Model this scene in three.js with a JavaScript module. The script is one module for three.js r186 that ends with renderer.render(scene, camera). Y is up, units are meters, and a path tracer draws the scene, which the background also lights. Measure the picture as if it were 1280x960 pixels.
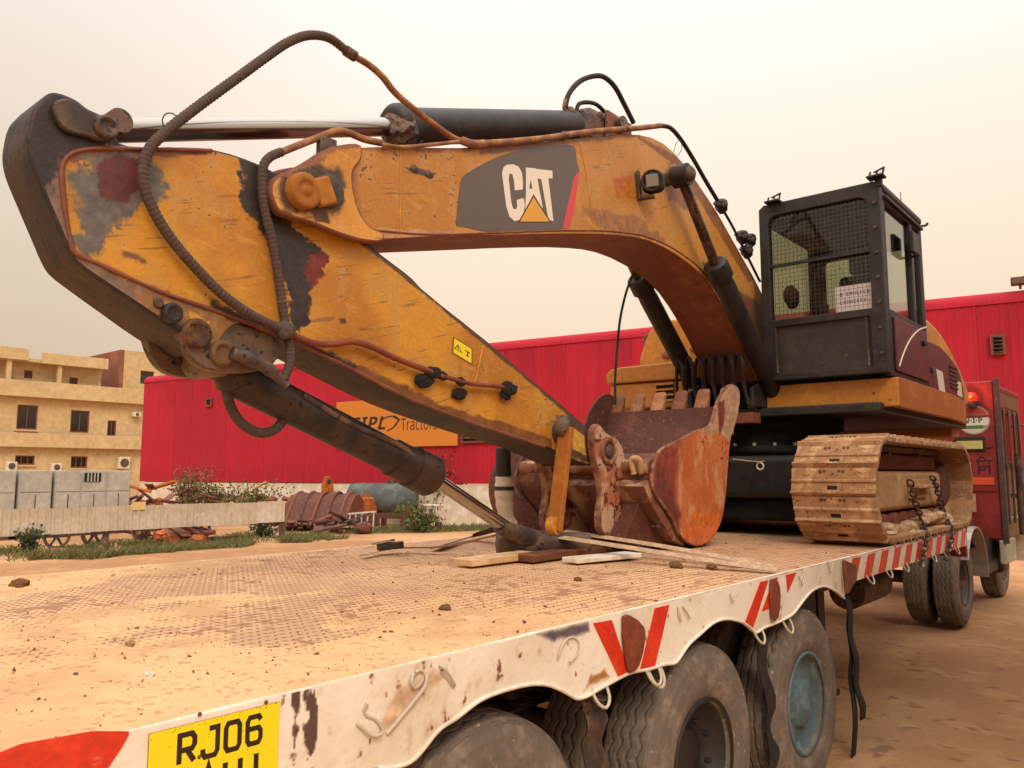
import * as THREE from 'three';
import { mergeGeometries } from 'three/addons/utils/BufferGeometryUtils.js';
import { RoundedBoxGeometry } from 'three/addons/geometries/RoundedBoxGeometry.js';

// ---------- camera, sky, sun, exposure ----------
const scene = new THREE.Scene();
const camera = new THREE.PerspectiveCamera(51.28, 4 / 3, 0.05, 900);
camera.position.set(0, 1.84, 0);
camera.rotation.order = 'YXZ';
camera.rotation.set(THREE.MathUtils.degToRad(6.39), THREE.MathUtils.degToRad(40.2), 0);
const renderer = new THREE.WebGLRenderer({ antialias: true });
renderer.setSize(1024, 768);
renderer.toneMapping = THREE.LinearToneMapping;
renderer.toneMappingExposure = 1.06;
renderer.shadowMap.enabled = true;

function makeSky() {                       // dusty overcast: bright veil high up, dull warm haze low down
  const w = 512, h = 256, data = new Float32Array(w * h * 4);
  const d = new THREE.Vector3(), sst = (a, b, x) => { const t = Math.min(1, Math.max(0, (x - a) / (b - a))); return t * t * (3 - 2 * t); };
  for (let j = 0; j < h; j++) for (let i = 0; i < w; i++) {
    const el = ((j + 0.5) / h - 0.5) * Math.PI, az = ((i + 0.5) / w - 0.5) * 2 * Math.PI;
    d.set(Math.cos(el) * Math.cos(az), Math.sin(el), Math.cos(el) * Math.sin(az));
    const up = Math.max(0, d.y), k = 0.79 + 0.62 * up + 0.9 * sst(0.5, 1, up) - 0.2 * sst(0.05, 0.55, -0.764 * d.x + 0.645 * d.z);
    const c = [k, k * (0.755 + 0.26 * Math.min(up, 0.65)), k * (0.49 + 0.62 * Math.min(up, 0.65))];
    const o = (j * w + i) * 4;
    const m = d.y < 0 ? 0.55 : 1;
    data[o] = c[0] * m; data[o + 1] = c[1] * m; data[o + 2] = c[2] * m; data[o + 3] = 1;
  }
  const t = new THREE.DataTexture(data, w, h, THREE.RGBAFormat, THREE.FloatType);
  t.mapping = THREE.EquirectangularReflectionMapping; t.magFilter = THREE.LinearFilter; t.needsUpdate = true;
  return t;
}
scene.background = makeSky();   // brightest overhead, duller to the left
scene.environment = scene.background;
const sun = new THREE.DirectionalLight(new THREE.Color(1, 0.86, 0.66), 1.5);
sun.position.set(28, 36, 20); sun.target.position.set(-3, 0, -6);
sun.castShadow = true; sun.shadow.radius = 40; sun.shadow.mapSize.set(2048, 2048);
Object.assign(sun.shadow.camera, { left: -40, right: 40, top: 40, bottom: -40, near: 1, far: 140 });
scene.add(sun, sun.target);

// ---------- helpers ----------
const V = (x, y, z) => new THREE.Vector3(x, y, z);
function rng(seed) { let s = seed >>> 0; return () => { s = (s + 0x6D2B79F5) | 0; let t = Math.imul(s ^ (s >>> 15), 1 | s); t = (t + Math.imul(t ^ (t >>> 7), 61 | t)) ^ t; return ((t ^ (t >>> 14)) >>> 0) / 4294967296; }; }
const R0 = rng(7);
function hash(x, y, s) { let h = Math.imul(x, 374761393) ^ Math.imul(y, 668265263) ^ Math.imul(s, 1274126177); h = Math.imul(h ^ (h >>> 13), 1274126177); return ((h ^ (h >>> 16)) >>> 0) / 4294967296; }
function vnoise(x, y, per, s) {            // value noise, repeats every per cells
  const xi = Math.floor(x), yi = Math.floor(y), fx = x - xi, fy = y - yi, m = (a) => ((a % per) + per) % per;
  const u = fx * fx * (3 - 2 * fx), v = fy * fy * (3 - 2 * fy);
  const a = hash(m(xi), m(yi), s), b = hash(m(xi + 1), m(yi), s), c = hash(m(xi), m(yi + 1), s), d = hash(m(xi + 1), m(yi + 1), s);
  return a + (b - a) * u + (c - a) * v + (a - b - c + d) * u * v;
}
function fbm(x, y, per, s, o = 5) { let t = 0, a = 0.5, n = 0; for (let i = 0; i < o; i++) { t += a * vnoise(x, y, per, s + i); n += a; x *= 2; y *= 2; per *= 2; a *= 0.55; } return t / n; }
const mix = (a, b, t) => [a[0] + (b[0] - a[0]) * t, a[1] + (b[1] - a[1]) * t, a[2] + (b[2] - a[2]) * t];
const sst = (a, b, x) => { const t = Math.min(1, Math.max(0, (x - a) / (b - a))); return t * t * (3 - 2 * t); };
function tex(w, h, fn, srgb = true) {
  const d = new Uint8Array(w * h * 4);
  for (let j = 0; j < h; j++) for (let i = 0; i < w; i++) {
    const c = fn((i + 0.5) / w, (j + 0.5) / h), o = (j * w + i) * 4;
    d[o] = Math.max(0, Math.min(255, c[0])); d[o + 1] = Math.max(0, Math.min(255, c[1])); d[o + 2] = Math.max(0, Math.min(255, c[2])); d[o + 3] = 255;
  }
  const t = new THREE.DataTexture(d, w, h, THREE.RGBAFormat);
  if (srgb) t.colorSpace = THREE.SRGBColorSpace;
  t.wrapS = t.wrapT = THREE.RepeatWrapping; t.magFilter = THREE.LinearFilter; t.minFilter = THREE.LinearMipmapLinearFilter; t.generateMipmaps = true; t.needsUpdate = true;
  return t;
}
const rep = (t, a, b = a) => { const c = t.clone(); c.repeat.set(1 / a, 1 / b); c.needsUpdate = true; return c; };   // one tile is a x b metres
function fitTex(t, s0, y0, s1, y1) { t.wrapS = t.wrapT = THREE.ClampToEdgeWrapping; t.repeat.set(1 / (s1 - s0), 1 / (y1 - y0)); t.offset.set(-s0 / (s1 - s0), -y0 / (y1 - y0)); t.needsUpdate = true; return t; }
// a patchy two- or three-tone surface: base colour, patches, grime specks
function patchy(seed, base, other, amt, speck, sc = 6, sp = 0.72) {
  return tex(256, 256, (u, v) => {
    const n = fbm(u * sc, v * sc, sc, seed), n2 = fbm(u * 24, v * 24, 24, seed + 31, 3), n3 = fbm(u * 48, v * 48, 48, seed + 57, 2);
    let c = mix(base, other, sst(0.5 - amt * 0.35, 0.75 - amt * 0.3, n * 0.75 + n2 * 0.25));
    c = mix(c, speck, sst(sp, sp + 0.1, n2 * 0.5 + n3 * 0.35 + n * 0.15));
    const g = 0.92 + 0.16 * n3; return [c[0] * g, c[1] * g, c[2] * g];
  });
}
const bumpT = tex(256, 256, (u, v) => { const n = 255 * (0.6 * fbm(u * 8, v * 8, 8, 91, 6) + 0.4 * fbm(u * 40, v * 40, 40, 77, 3)); return [n, n, n]; }, false);
function M(o) { const m = new THREE.MeshStandardMaterial({ roughness: 0.8, metalness: 0, side: THREE.DoubleSide, ...o }); return m; }
function MT(t, size, o = {}) { return M({ map: rep(t, size), bumpMap: rep(bumpT, 0.5), bumpScale: 0.003, ...o }); }

const used = {};
function numbered(n) { const k = (used[n] = (used[n] ?? -1) + 1); return k ? `${n}_${String(k).padStart(3, '0')}` : n; }
function thing(name, label, category, base = [0, 0, 0], group) {
  const o = new THREE.Group(); o.name = numbered(name); o.position.set(...base); o.userData = { label, category }; if (group) o.userData.group = group;
  o.userData.label = label; scene.add(o); return o;
}
function place(o, parent) { o.traverse((c) => { if (c.isMesh) { c.castShadow = true; c.receiveShadow = true; } }); parent.add(o); return o; }
function rootOf(o) { while (o.parent && o.parent !== scene) o = o.parent; return o; }
function baseOf(o) { const v = new THREE.Vector3(); while (o && o !== scene) { v.add(o.position); o = o.parent; } return v; }
// geometry in world metres, put under its parent (whose base is taken off)
function part(parent, name, geos, mat, label) {
  let g = Array.isArray(geos) ? join(geos) : geos;
  const b = baseOf(parent); g = g.clone(); g.translate(-b.x, -b.y, -b.z);
  const m = new THREE.Mesh(g, mat); m.name = name; if (label) m.userData.label = label;
  return place(m, parent);
}
function local(parent, name, geos, mat, pos = [0, 0, 0], rot) {   // geometry in the parent's own axes
  const m = new THREE.Mesh(Array.isArray(geos) ? join(geos) : geos, mat); m.name = name; m.position.set(...pos); if (rot) m.rotation.set(...rot); return place(m, parent);
}
function join(list) {
  list = list.map((g) => { let q = g.index ? g.toNonIndexed() : g.clone(); for (const k of Object.keys(q.attributes)) if (!['position', 'normal', 'uv'].includes(k)) q.deleteAttribute(k); q.clearGroups(); if (!q.attributes.uv) q.setAttribute('uv', new THREE.BufferAttribute(new Float32Array(q.attributes.position.count * 2), 2)); return q; });
  return list.length > 1 ? mergeGeometries(list) : list[0];
}
function cubeUV(g) {                        // uv in metres by the way each face points
  g = g.index ? g.toNonIndexed() : g; const p = g.attributes.position, uv = new Float32Array(p.count * 2);
  const a = V(), b = V(), c = V(), n = V();
  for (let i = 0; i < p.count; i += 3) {
    a.fromBufferAttribute(p, i); b.fromBufferAttribute(p, i + 1); c.fromBufferAttribute(p, i + 2); n.copy(b).sub(a).cross(c.sub(a));
    const ax = Math.abs(n.x), ay = Math.abs(n.y), az = Math.abs(n.z);
    for (let k = 0; k < 3; k++) { const x = p.getX(i + k), y = p.getY(i + k), z = p.getZ(i + k); const q = ax >= ay && ax >= az ? [-z, y] : ay >= az ? [x, -z] : [x, y]; uv[(i + k) * 2] = q[0]; uv[(i + k) * 2 + 1] = q[1]; }
  }
  g.setAttribute('uv', new THREE.BufferAttribute(uv, 2)); return g;
}
function box(x0, x1, y0, y1, z0, z1, r = 0) {
  const w = Math.abs(x1 - x0), h = Math.abs(y1 - y0), d = Math.abs(z1 - z0);
  const g = r ? new RoundedBoxGeometry(w, h, d, 2, Math.min(r, w / 2.1, h / 2.1, d / 2.1)) : new THREE.BoxGeometry(w, h, d);
  g.translate((x0 + x1) / 2, (y0 + y1) / 2, (z0 + z1) / 2); return cubeUV(g);
}
function bar(a, b, w, h = w, r = 0) {       // a box section from a to b
  const A = V(...a), B = V(...b), L = A.distanceTo(B), g0 = r ? new RoundedBoxGeometry(w, h, L, 2, r) : new THREE.BoxGeometry(w, h, L);
  const g = cubeUV(g0); const o = new THREE.Object3D(); o.position.copy(A).lerp(B, 0.5); o.lookAt(B); o.updateMatrix(); return g.applyMatrix4(o.matrix);
}
function cyl(a, b, r0, r1 = r0, seg = 20, open = false) {
  const A = V(...a), B = V(...b), L = A.distanceTo(B), g = new THREE.CylinderGeometry(r1, r0, L, seg, 1, open);
  const q = new THREE.Quaternion().setFromUnitVectors(V(0, 1, 0), B.clone().sub(A).normalize());
  return cubeUV(g.applyMatrix4(new THREE.Matrix4().compose(A.lerp(B, 0.5), q, V(1, 1, 1))));
}
function turned(a, b, prof, seg = 24) {     // lathe along a to b; prof = [[metres along, radius], ...]
  const A = V(...a), B = V(...b), g = new THREE.LatheGeometry(prof.map(([t, r]) => new THREE.Vector2(Math.max(r, 0.0005), t)), seg);
  const q = new THREE.Quaternion().setFromUnitVectors(V(0, 1, 0), B.clone().sub(A).normalize());
  return cubeUV(g.applyMatrix4(new THREE.Matrix4().compose(A, q, V(1, 1, 1))));
}
function hose(pts, r, o = {}) {             // swept tube; o.rib = metres between ribs, o.amp = rib height
  const c = new THREE.CatmullRomCurve3(pts.map((p) => V(...p)), false, 'centripetal'), L = c.getLength();
  const n = o.rib ? Math.ceil(L / o.rib * 4) : Math.max(12, Math.ceil(L / 0.02)), k = o.seg ?? 10, fr = c.computeFrenetFrames(n, false);
  const pos = [], uv = [], idx = [], p = V(), q = V();
  for (let i = 0; i <= n; i++) {
    c.getPointAt(i / n, p); const rr = r + (o.rib ? o.amp * [0, 1, 0.7, 0][i % 4] : (o.wob ?? 0) * (fbm(i * 0.3, 3, 64, 5, 2) - 0.5));
    for (let j = 0; j <= k; j++) { const a = j / k * Math.PI * 2; q.copy(p).addScaledVector(fr.normals[i], Math.cos(a) * rr).addScaledVector(fr.binormals[i], Math.sin(a) * rr); pos.push(q.x, q.y, q.z); uv.push(j / k * 6.28 * r, i / n * L); }
  }
  for (let i = 0; i < n; i++) for (let j = 0; j < k; j++) { const a = i * (k + 1) + j, b = a + k + 1; idx.push(a, b, a + 1, b, b + 1, a + 1); }
  const s = pos.length / 3; for (const e of [0, n]) { c.getPointAt(e / n, p); pos.push(p.x, p.y, p.z); uv.push(0, 0); const m = pos.length / 3 - 1; for (let j = 0; j < k; j++) idx.push(m, e * (k + 1) + j, e * (k + 1) + j + 1); }
  const g = new THREE.BufferGeometry(); g.setAttribute('position', new THREE.Float32BufferAttribute(pos, 3)); g.setAttribute('uv', new THREE.Float32BufferAttribute(uv, 2)); g.setIndex(idx); g.computeVertexNormals(); return g;
}
// outline in (z, y), thickness from x0 to x1; uv = (-z, y) in metres on the flat faces
function prism(zy, x0, x1, bev = 0.006, holes = []) {
  const s = new THREE.Shape(zy.map(([z, y]) => new THREE.Vector2(-z, y)));
  for (const h of holes) s.holes.push(new THREE.Path(h.map(([z, y]) => new THREE.Vector2(-z, y))));
  const b = Math.min(bev, (x1 - x0) / 2.2), g = new THREE.ExtrudeGeometry(s, { depth: x1 - x0 - 2 * b, bevelEnabled: b > 0, bevelThickness: b, bevelSize: b, bevelOffset: -b, bevelSegments: 2, curveSegments: 12 });
  g.rotateY(Math.PI / 2); g.translate(x0 + b, 0, 0); return g;
}
function smooth(pts, n = 4, closed = true) {   // rounds an outline a little
  const c = new THREE.CatmullRomCurve3(pts.map(([a, b]) => V(a, b, 0)), closed, 'centripetal'); return c.getPoints(pts.length * n).slice(0, closed ? -1 : undefined).map((p) => [p.x, p.y]);
}
function blob(c, sx, sy, sz, seed, det = 2, amp = 0.3) {   // lump with an uneven surface
  const g = new THREE.IcosahedronGeometry(1, det), p = g.attributes.position, v = V();
  for (let i = 0; i < p.count; i++) { v.fromBufferAttribute(p, i); const n = 1 + amp * (fbm(v.x * 1.7 + v.z * 0.9 + 9, v.y * 1.7 + v.z * 1.3 + 9, 64, seed, 3) * 2 - 1); p.setXYZ(i, c[0] + v.x * n * sx, c[1] + v.y * n * sy, c[2] + v.z * n * sz); }
  g.computeVertexNormals(); return g;
}
function inPoly(P, x, y) { let r = false; for (let i = 0, j = P.length - 1; i < P.length; j = i++) { const [a, b] = P[i], [c, d] = P[j]; if ((b > y) !== (d > y) && x < (c - a) * (y - b) / (d - b) + a) r = !r; } return r; }
function polyDist(P, x, y) {               // signed distance, negative inside
  let m = 1e9; for (let i = 0, j = P.length - 1; i < P.length; j = i++) { const [a, b] = P[j], [c, d] = P[i], t = Math.max(0, Math.min(1, ((x - a) * (c - a) + (y - b) * (d - b)) / ((c - a) ** 2 + (d - b) ** 2 || 1))); m = Math.min(m, Math.hypot(x - a - t * (c - a), y - b - t * (d - b))); }
  return inPoly(P, x, y) ? -m : m;
}
// a texture for a plate seen in (-z, y): patches = [outline in (z, y), colour, ragged edge in metres, softness]
function plateTex(zy, w, h, ground, patches, seed) {
  let s0 = 1e9, s1 = -1e9, y0 = 1e9, y1 = -1e9; for (const [z, y] of zy) { s0 = Math.min(s0, -z); s1 = Math.max(s1, -z); y0 = Math.min(y0, y); y1 = Math.max(y1, y); }
  const P = patches.map(([o, c, rg, sf]) => { const q = o.map(([z, y]) => [-z, y]), m = rg * 1.6 + sf, X = q.map((a) => a[0]), Y = q.map((a) => a[1]); return [q, c, rg, sf, Math.min(...X) - m, Math.max(...X) + m, Math.min(...Y) - m, Math.max(...Y) + m]; });
  const t = tex(w, h, (u, v) => {
    const s = s0 + u * (s1 - s0), y = y0 + v * (y1 - y0); let c = ground(s, y);
    for (const [o, col, rg, sf, a0, a1, b0, b1] of P) { if (s < a0 || s > a1 || y < b0 || y > b1) continue; const d0 = polyDist(o, s, y); if (d0 > rg * 1.6 + sf) continue; const d = d0 < -rg * 1.6 - sf ? d0 : d0 + rg * (fbm(s * 9 + 40, y * 9 + 40, 999, seed, 5) - 0.5) * 2 + rg * 0.6 * (fbm(s * 40 + 40, y * 40 + 40, 999, seed + 9, 3) - 0.5) + rg * 0.4 * (fbm(s * 130 + 40, y * 70 + 40, 9999, seed + 11, 2) - 0.5); const k = 1 - sst(-sf, sf, d); if (k > 0) { const f = 0.8 + 0.4 * fbm(s * 30 + 9, y * 30 + 9, 999, seed + 3, 3); c = mix(c, [col[0] * f, col[1] * f, col[2] * f], k); } }
    return c;
  });
  return fitTex(t, s0, y0, s1, y1);
}
const yellowGround = (seed, base = [206, 145, 48]) => (s, y) => {
  const n = fbm(s * 2 + 50, y * 2 + 50, 999, seed), m = fbm(s * 14 + 50, y * 5 + 50, 999, seed + 4, 4), q = fbm(s * 60 + 50, y * 60 + 50, 999, seed + 8, 2);
  let c = mix(base, [186, 124, 42], sst(0.4, 0.68, n)); c = mix(c, [196, 146, 84], 0.6 * sst(0.5, 0.7, m)); c = mix(c, [104, 66, 34], sst(0.69, 0.76, q * 0.5 + n * 0.2 + m * 0.3));
  const sc = fbm(s * 5 + y * 2 + 50, y * 70 - s * 20 + 200, 9999, seed + 12, 3); c = mix(c, [120, 84, 50], 0.55 * sst(0.70, 0.80, sc)); c = mix(c, [224, 176, 96], 0.35 * sst(0.68, 0.8, fbm(s * 8 + 80, y * 50 + s * 10 + 90, 9999, seed + 15, 3)));
  const g = 0.95 + 0.1 * q; return [c[0] * g, c[1] * g, c[2] * g];
};

// ---------- materials ----------
const T = {
  yellow: patchy(11, [204, 144, 50], [180, 118, 42], 0.8, [84, 56, 38], 5, 0.69),
  oily: patchy(12, [56, 43, 39], [106, 80, 64], 0.5, [28, 22, 21], 6, 0.6),
  black: patchy(13, [26, 22, 22], [44, 37, 34], 0.5, [76, 60, 48], 6, 0.7),
  brown: patchy(14, [140, 80, 54], [116, 64, 46], 0.7, [58, 36, 30], 5, 0.68),
  rust: patchy(15, [122, 76, 56], [92, 54, 44], 0.8, [128, 86, 64], 6, 0.62),
  orangeRust: patchy(16, [186, 96, 50], [150, 66, 44], 0.7, [120, 60, 40], 4, 0.7),
  mudSteel: patchy(17, [220, 190, 150], [176, 140, 106], 0.7, [116, 84, 62], 7, 0.6),
  bucket: patchy(36, [176, 140, 108], [124, 76, 56], 0.7, [82, 46, 40], 6, 0.6),
  sandy: patchy(18, [196, 158, 112], [172, 132, 92], 0.7, [138, 102, 70], 6, 0.68),
  white: patchy(19, [226, 216, 200], [208, 194, 172], 0.5, [146, 110, 84], 5, 0.74),
  tyre: patchy(20, [134, 118, 106], [106, 94, 84], 0.7, [160, 142, 124], 5, 0.68),
  maroon: patchy(21, [96, 34, 40], [78, 28, 36], 0.6, [120, 66, 60], 5, 0.74),
  hoseC: patchy(22, [98, 77, 68], [74, 57, 50], 0.7, [120, 98, 84], 6, 0.66),
  tanPipe: patchy(23, [160, 112, 70], [122, 80, 54], 0.7, [84, 56, 44], 6, 0.66),
  redPipe: patchy(24, [138, 66, 42], [112, 52, 38], 0.7, [160, 96, 60], 6, 0.68),
  redWall: tex(512, 256, (u, v) => { const a = fbm(u * 60, v * 3, 60, 25, 4), b = fbm(u * 5, v * 5, 5, 125, 4), q = fbm(u * 90, v * 90, 90, 126, 2); let c = mix([180, 25, 47], [164, 22, 43], sst(0.35, 0.7, a * 0.5 + b * 0.5)); c = mix(c, [186, 52, 62], 0.35 * sst(0.58, 0.78, a)); return mix(c, [126, 30, 40], 0.5 * sst(0.7, 0.8, q * 0.6 + b * 0.4)); }),
  wood: tex(256, 256, (u, v) => { const n = fbm(u * 4, v * 40, 40, 26, 4), m = fbm(u * 3, v * 3, 3, 27); const c = mix([190, 148, 100], [140, 98, 62], sst(0.3, 0.7, n)); return mix(c, [110, 80, 56], 0.5 * sst(0.5, 0.8, m)); }),
  plaster: patchy(28, [200, 176, 134], [194, 168, 124], 0.6, [180, 152, 110], 4, 0.78),
  grey: patchy(29, [178, 174, 162], [168, 162, 150], 0.7, [144, 132, 112], 4, 0.78),
};
const mat = {
  paint: MT(T.white, 4, { roughness: 0.7, bumpScale: 0.0006, color: 0xe6e3df }), clod: MT(T.sandy, 0.3, { color: 0xa08a74, roughness: 1 }), soot: MT(T.black, 1.2, { color: 0xb4aca8, roughness: 0.95 }),
  bucket: MT(T.bucket, 0.8, { bumpScale: 0.006 }), paleWood: MT(patchy(37, [214, 182, 140], [196, 158, 116], 0.6, [150, 112, 78], 6, 0.68), 0.4), beam: MT(T.oily, 1.4, { roughness: 0.65, color: 0x9c928c }),
  yellow: MT(T.yellow, 1.6, { roughness: 0.55 }), oily: MT(T.oily, 1.1, { roughness: 0.6 }), black: MT(T.black, 1.0, { roughness: 0.55 }), brown: MT(T.brown, 1.4, { roughness: 0.7 }),
  rust: MT(T.rust, 0.9, { bumpScale: 0.006 }), orangeRust: MT(T.orangeRust, 1.5, { roughness: 0.5 }), mud: MT(T.mudSteel, 0.8, { roughness: 0.9, bumpScale: 0.008 }), sandy: MT(T.sandy, 1.2, { roughness: 0.95, bumpScale: 0.006 }),
  white: MT(T.white, 1.1, { roughness: 0.6 }), tyre: MT(T.tyre, 0.7, { roughness: 0.9 }), maroon: MT(T.maroon, 1.2, { roughness: 0.5 }), hose: MT(T.hoseC, 0.35, { roughness: 0.85, bumpScale: 0.001 }),
  tan: MT(T.tanPipe, 0.4, { bumpScale: 0.001 }), redPipe: MT(T.redPipe, 0.4, { bumpScale: 0.001 }), wall: MT(T.redWall, 9, { roughness: 0.9 }), wood: MT(T.wood, 0.5), plaster: MT(T.plaster, 11, { roughness: 0.95, bumpScale: 0.0006 }), grey: MT(T.grey, 5, { roughness: 0.7, bumpScale: 0.0006 }), hook: M({ color: 0xbcae98, roughness: 0.7 }),
  chrome: M({ color: 0xa8a29a, metalness: 1, roughness: 0.2 }), steel: MT(T.grey, 0.5, { metalness: 0.7, roughness: 0.5, bumpScale: 0.001 }),
  glass: new THREE.MeshPhysicalMaterial({ color: 0xd9dbce, transmission: 1, roughness: 0.04, thickness: 0, ior: 1.5, side: THREE.DoubleSide }),
  dark: M({ color: 0x1c1917, roughness: 0.9 }), rubber: MT(T.black, 0.6, { roughness: 0.8 }), red: M({ color: 0xd8381c, roughness: 0.45 }), truckRed: MT(patchy(33, [142, 44, 38], [118, 36, 34], 0.6, [84, 48, 42], 5, 0.74), 1.2, { roughness: 0.5 }),
  blue: MT(patchy(34, [104, 126, 132], [82, 102, 110], 0.7, [120, 92, 70], 6, 0.66), 0.5), strap: MT(patchy(35, [206, 176, 142], [172, 140, 110], 0.7, [110, 82, 64], 8, 0.66), 0.3), clear: M({ color: 0xcfc4b4, roughness: 0.5 }),
};

// ---------- the ground ----------
{
  const N = 220, pos = [], uv = [], idx = [];
  const ax = (i) => { const t = i / N * 2 - 1; return Math.sign(t) * (Math.abs(t) * 26 + Math.pow(Math.abs(t), 5) * 420); };
  for (let j = 0; j <= N; j++) for (let i = 0; i <= N; i++) {
    const x = ax(i) - 10, z = ax(j) - 10, far = Math.max(0, 1 - Math.hypot(x + 10, z + 10) / 70);
    const y = far * ((fbm(x * 0.35 + 90, z * 0.35 + 90, 999, 41, 4) - 0.5) * 0.10 + (fbm(x * 2.2 + 90, z * 2.2 + 90, 999, 42, 3) - 0.5) * 0.03) - 0.02;
    pos.push(x, y, z); uv.push(x, -z);
  }
  for (let j = 0; j < N; j++) for (let i = 0; i < N; i++) { const a = j * (N + 1) + i, b = a + N + 1; idx.push(a, b, a + 1, b, b + 1, a + 1); }
  const g = new THREE.BufferGeometry(); g.setAttribute('position', new THREE.Float32BufferAttribute(pos, 3)); g.setAttribute('uv', new THREE.Float32BufferAttribute(uv, 2)); g.setIndex(idx); g.computeVertexNormals();
  const t = tex(1024, 1024, (u, v) => {
    const n = fbm(u * 5, v * 5, 5, 43, 6), m = fbm(u * 60, v * 60, 60, 44, 4), q = fbm(u * 200, v * 200, 200, 45, 2);
    let c = mix([198, 156, 110], [162, 118, 78], sst(0.35, 0.68, n)); c = mix(c, [206, 166, 120], 0.3 * sst(0.5, 0.75, m)); c = mix(c, [118, 84, 58], 0.6 * sst(0.64, 0.78, q * 0.7 + m * 0.3));
    return c;
  });
  const b = tex(512, 512, (u, v) => { const n = 255 * (0.5 * fbm(u * 20, v * 20, 20, 46, 5) + 0.5 * fbm(u * 90, v * 90, 90, 47, 3)); return [n, n, n]; }, false);
  const ground = new THREE.Mesh(g, M({ map: rep(t, 17), bumpMap: rep(b, 3), bumpScale: 0.03, roughness: 1 }));
  ground.name = 'ground'; ground.userData = { kind: 'structure', label: 'dusty sandy yard ground with scattered dirt' }; place(ground, scene);
}

// ---------- red warehouse (its own axes: x along the front, z out of it) ----------
const SHED = [-38.35, 0, -17.87], SHED_TURN = 0.1615;
{
  const w = thing('warehouse', 'long red corrugated metal warehouse with a white base wall, behind the excavator', 'warehouse', SHED); w.rotation.y = SHED_TURN;
  const [[, redLow]] = [[7.012,1.48]], top = 6.53, PW = 1.2;
  const ribbed = (width, h, per, dep) => {
    const n = Math.round(width / per), q = []; for (let k = 0; k < n; k++) for (const [f, d] of [[0, 0], [0.5, 0], [0.6, 1], [0.85, 1], [0.95, 0]]) q.push([(k + f) * per, d * dep]); q.push([width, 0]);
    const pos = [], uv = [], idx = []; q.forEach(([x, z]) => { pos.push(x, 0, z, x, h, z); uv.push(x, 0, x, h); });
    for (let i = 0; i < q.length - 1; i++) idx.push(2 * i, 2 * i + 2, 2 * i + 1, 2 * i + 1, 2 * i + 2, 2 * i + 3);
    const g = new THREE.BufferGeometry(); g.setAttribute('position', new THREE.Float32BufferAttribute(pos, 3)); g.setAttribute('uv', new THREE.Float32BufferAttribute(uv, 2)); g.setIndex(idx); return cubeUV(g);
  };
  const pg = ribbed(PW - 0.008, top - 0.35 - redLow, 0.2, 0.009); pg.computeVertexNormals();
  const tones = [0, 1, 2].map((i) => M({ map: rep(T.redWall, 9 - i), roughness: 0.9, color: [0xffffff, 0xf2eef0, 0xfff4f2][i] }));
  for (let i = 0; i < 46; i++) local(w, 'wall_panel', pg, tones[Math.floor(R0() * 3)], [i * PW, redLow, R0() * 0.003]);
  local(w, 'backing_wall', box(0.05, 55, redLow, top - 0.3, -0.25, -0.02), mat.wall);
  const eave = []; for (let k = 0; k < 8; k++) { const a = k / 7 * Math.PI / 2; eave.push([0.035 - 0.34 * (1 - Math.cos(a)), top - 0.34 + 0.34 * Math.sin(a)]); } eave.push([-0.5, top], [-0.5, top - 0.36]);
  const es = new THREE.Shape(eave.map(([z, y]) => new THREE.Vector2(-z, y))); const eg = new THREE.ExtrudeGeometry(es, { depth: 55.2, bevelEnabled: false }); eg.rotateY(Math.PI / 2);
  local(w, 'eave', cubeUV(eg), mat.wall);
  local(w, 'base_wall', box(0.02, 55, -0.3, redLow - 0.03, -0.3, -0.03), mat.white, [0, 0, 0]);
  const sp = ribbed(24, top - 0.2 - redLow, 0.2, 0.03); sp.rotateY(-Math.PI / 2); sp.translate(0, redLow, -24.0); sp.computeVertexNormals(); local(w, 'side_wall', cubeUV(sp), mat.wall);
  local(w, 'side_base', box(0.01, 0.25, -0.3, redLow, -24, -0.31), mat.plaster);
  const rf = box(-0.1, 55.2, -0.06, 0, -24.4, -0.45); rf.rotateX(0.03); rf.translate(0, top + 0.02, 0); local(w, 'roof', rf, mat.grey);
  // louvred vents and a dark window
  const vent = (P, name, bars) => {
    const [[s0, y0], [s1, y1]] = P; const f = local(w, name, [box(s0, s1, y1, y1 + 0.07, 0.03, 0.1), box(s0, s1, y0 - 0.07, y0, 0.03, 0.1), box(s0, s0 + 0.07, y1 + 0.07, y0 - 0.07, 0.03, 0.1), box(s1 - 0.07, s1, y1 + 0.07, y0 - 0.07, 0.03, 0.1)], mat.brown);
    local(f, 'dark_opening', box(s0 + 0.05, s1 - 0.05, y1 + 0.05, y0 - 0.05, 0.028, 0.045), mat.dark);
    for (let k = 0; k < bars; k++) { const y = y1 + (y0 - y1) * (k + 0.7) / (bars + 0.4); const b = box(s0 + 0.06, s1 - 0.06, -0.012, 0.012, -0.04, 0.04); b.rotateX(0.6); b.translate(0, y, 0.09); local(f, 'louvre', b, mat.oily); }
  };
  vent([[35.07,5.388],[35.408,4.861]], 'vent', 5); vent([[4.636,5.219],[5.04,4.839]], 'vent', 0); vent([[18.62,3.531],[20.249,2.923]], 'window', 2);
  const [[sl, yl]] = [[35.81,6.686]]; local(w, 'flood_light', [box(sl - 0.03, sl + 0.03, top, yl + 0.05, -0.1, -0.04), box(sl - 0.2, sl + 0.25, yl - 0.05, yl + 0.14, -0.2, 0.1, 0.03)], mat.oily);
}
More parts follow.
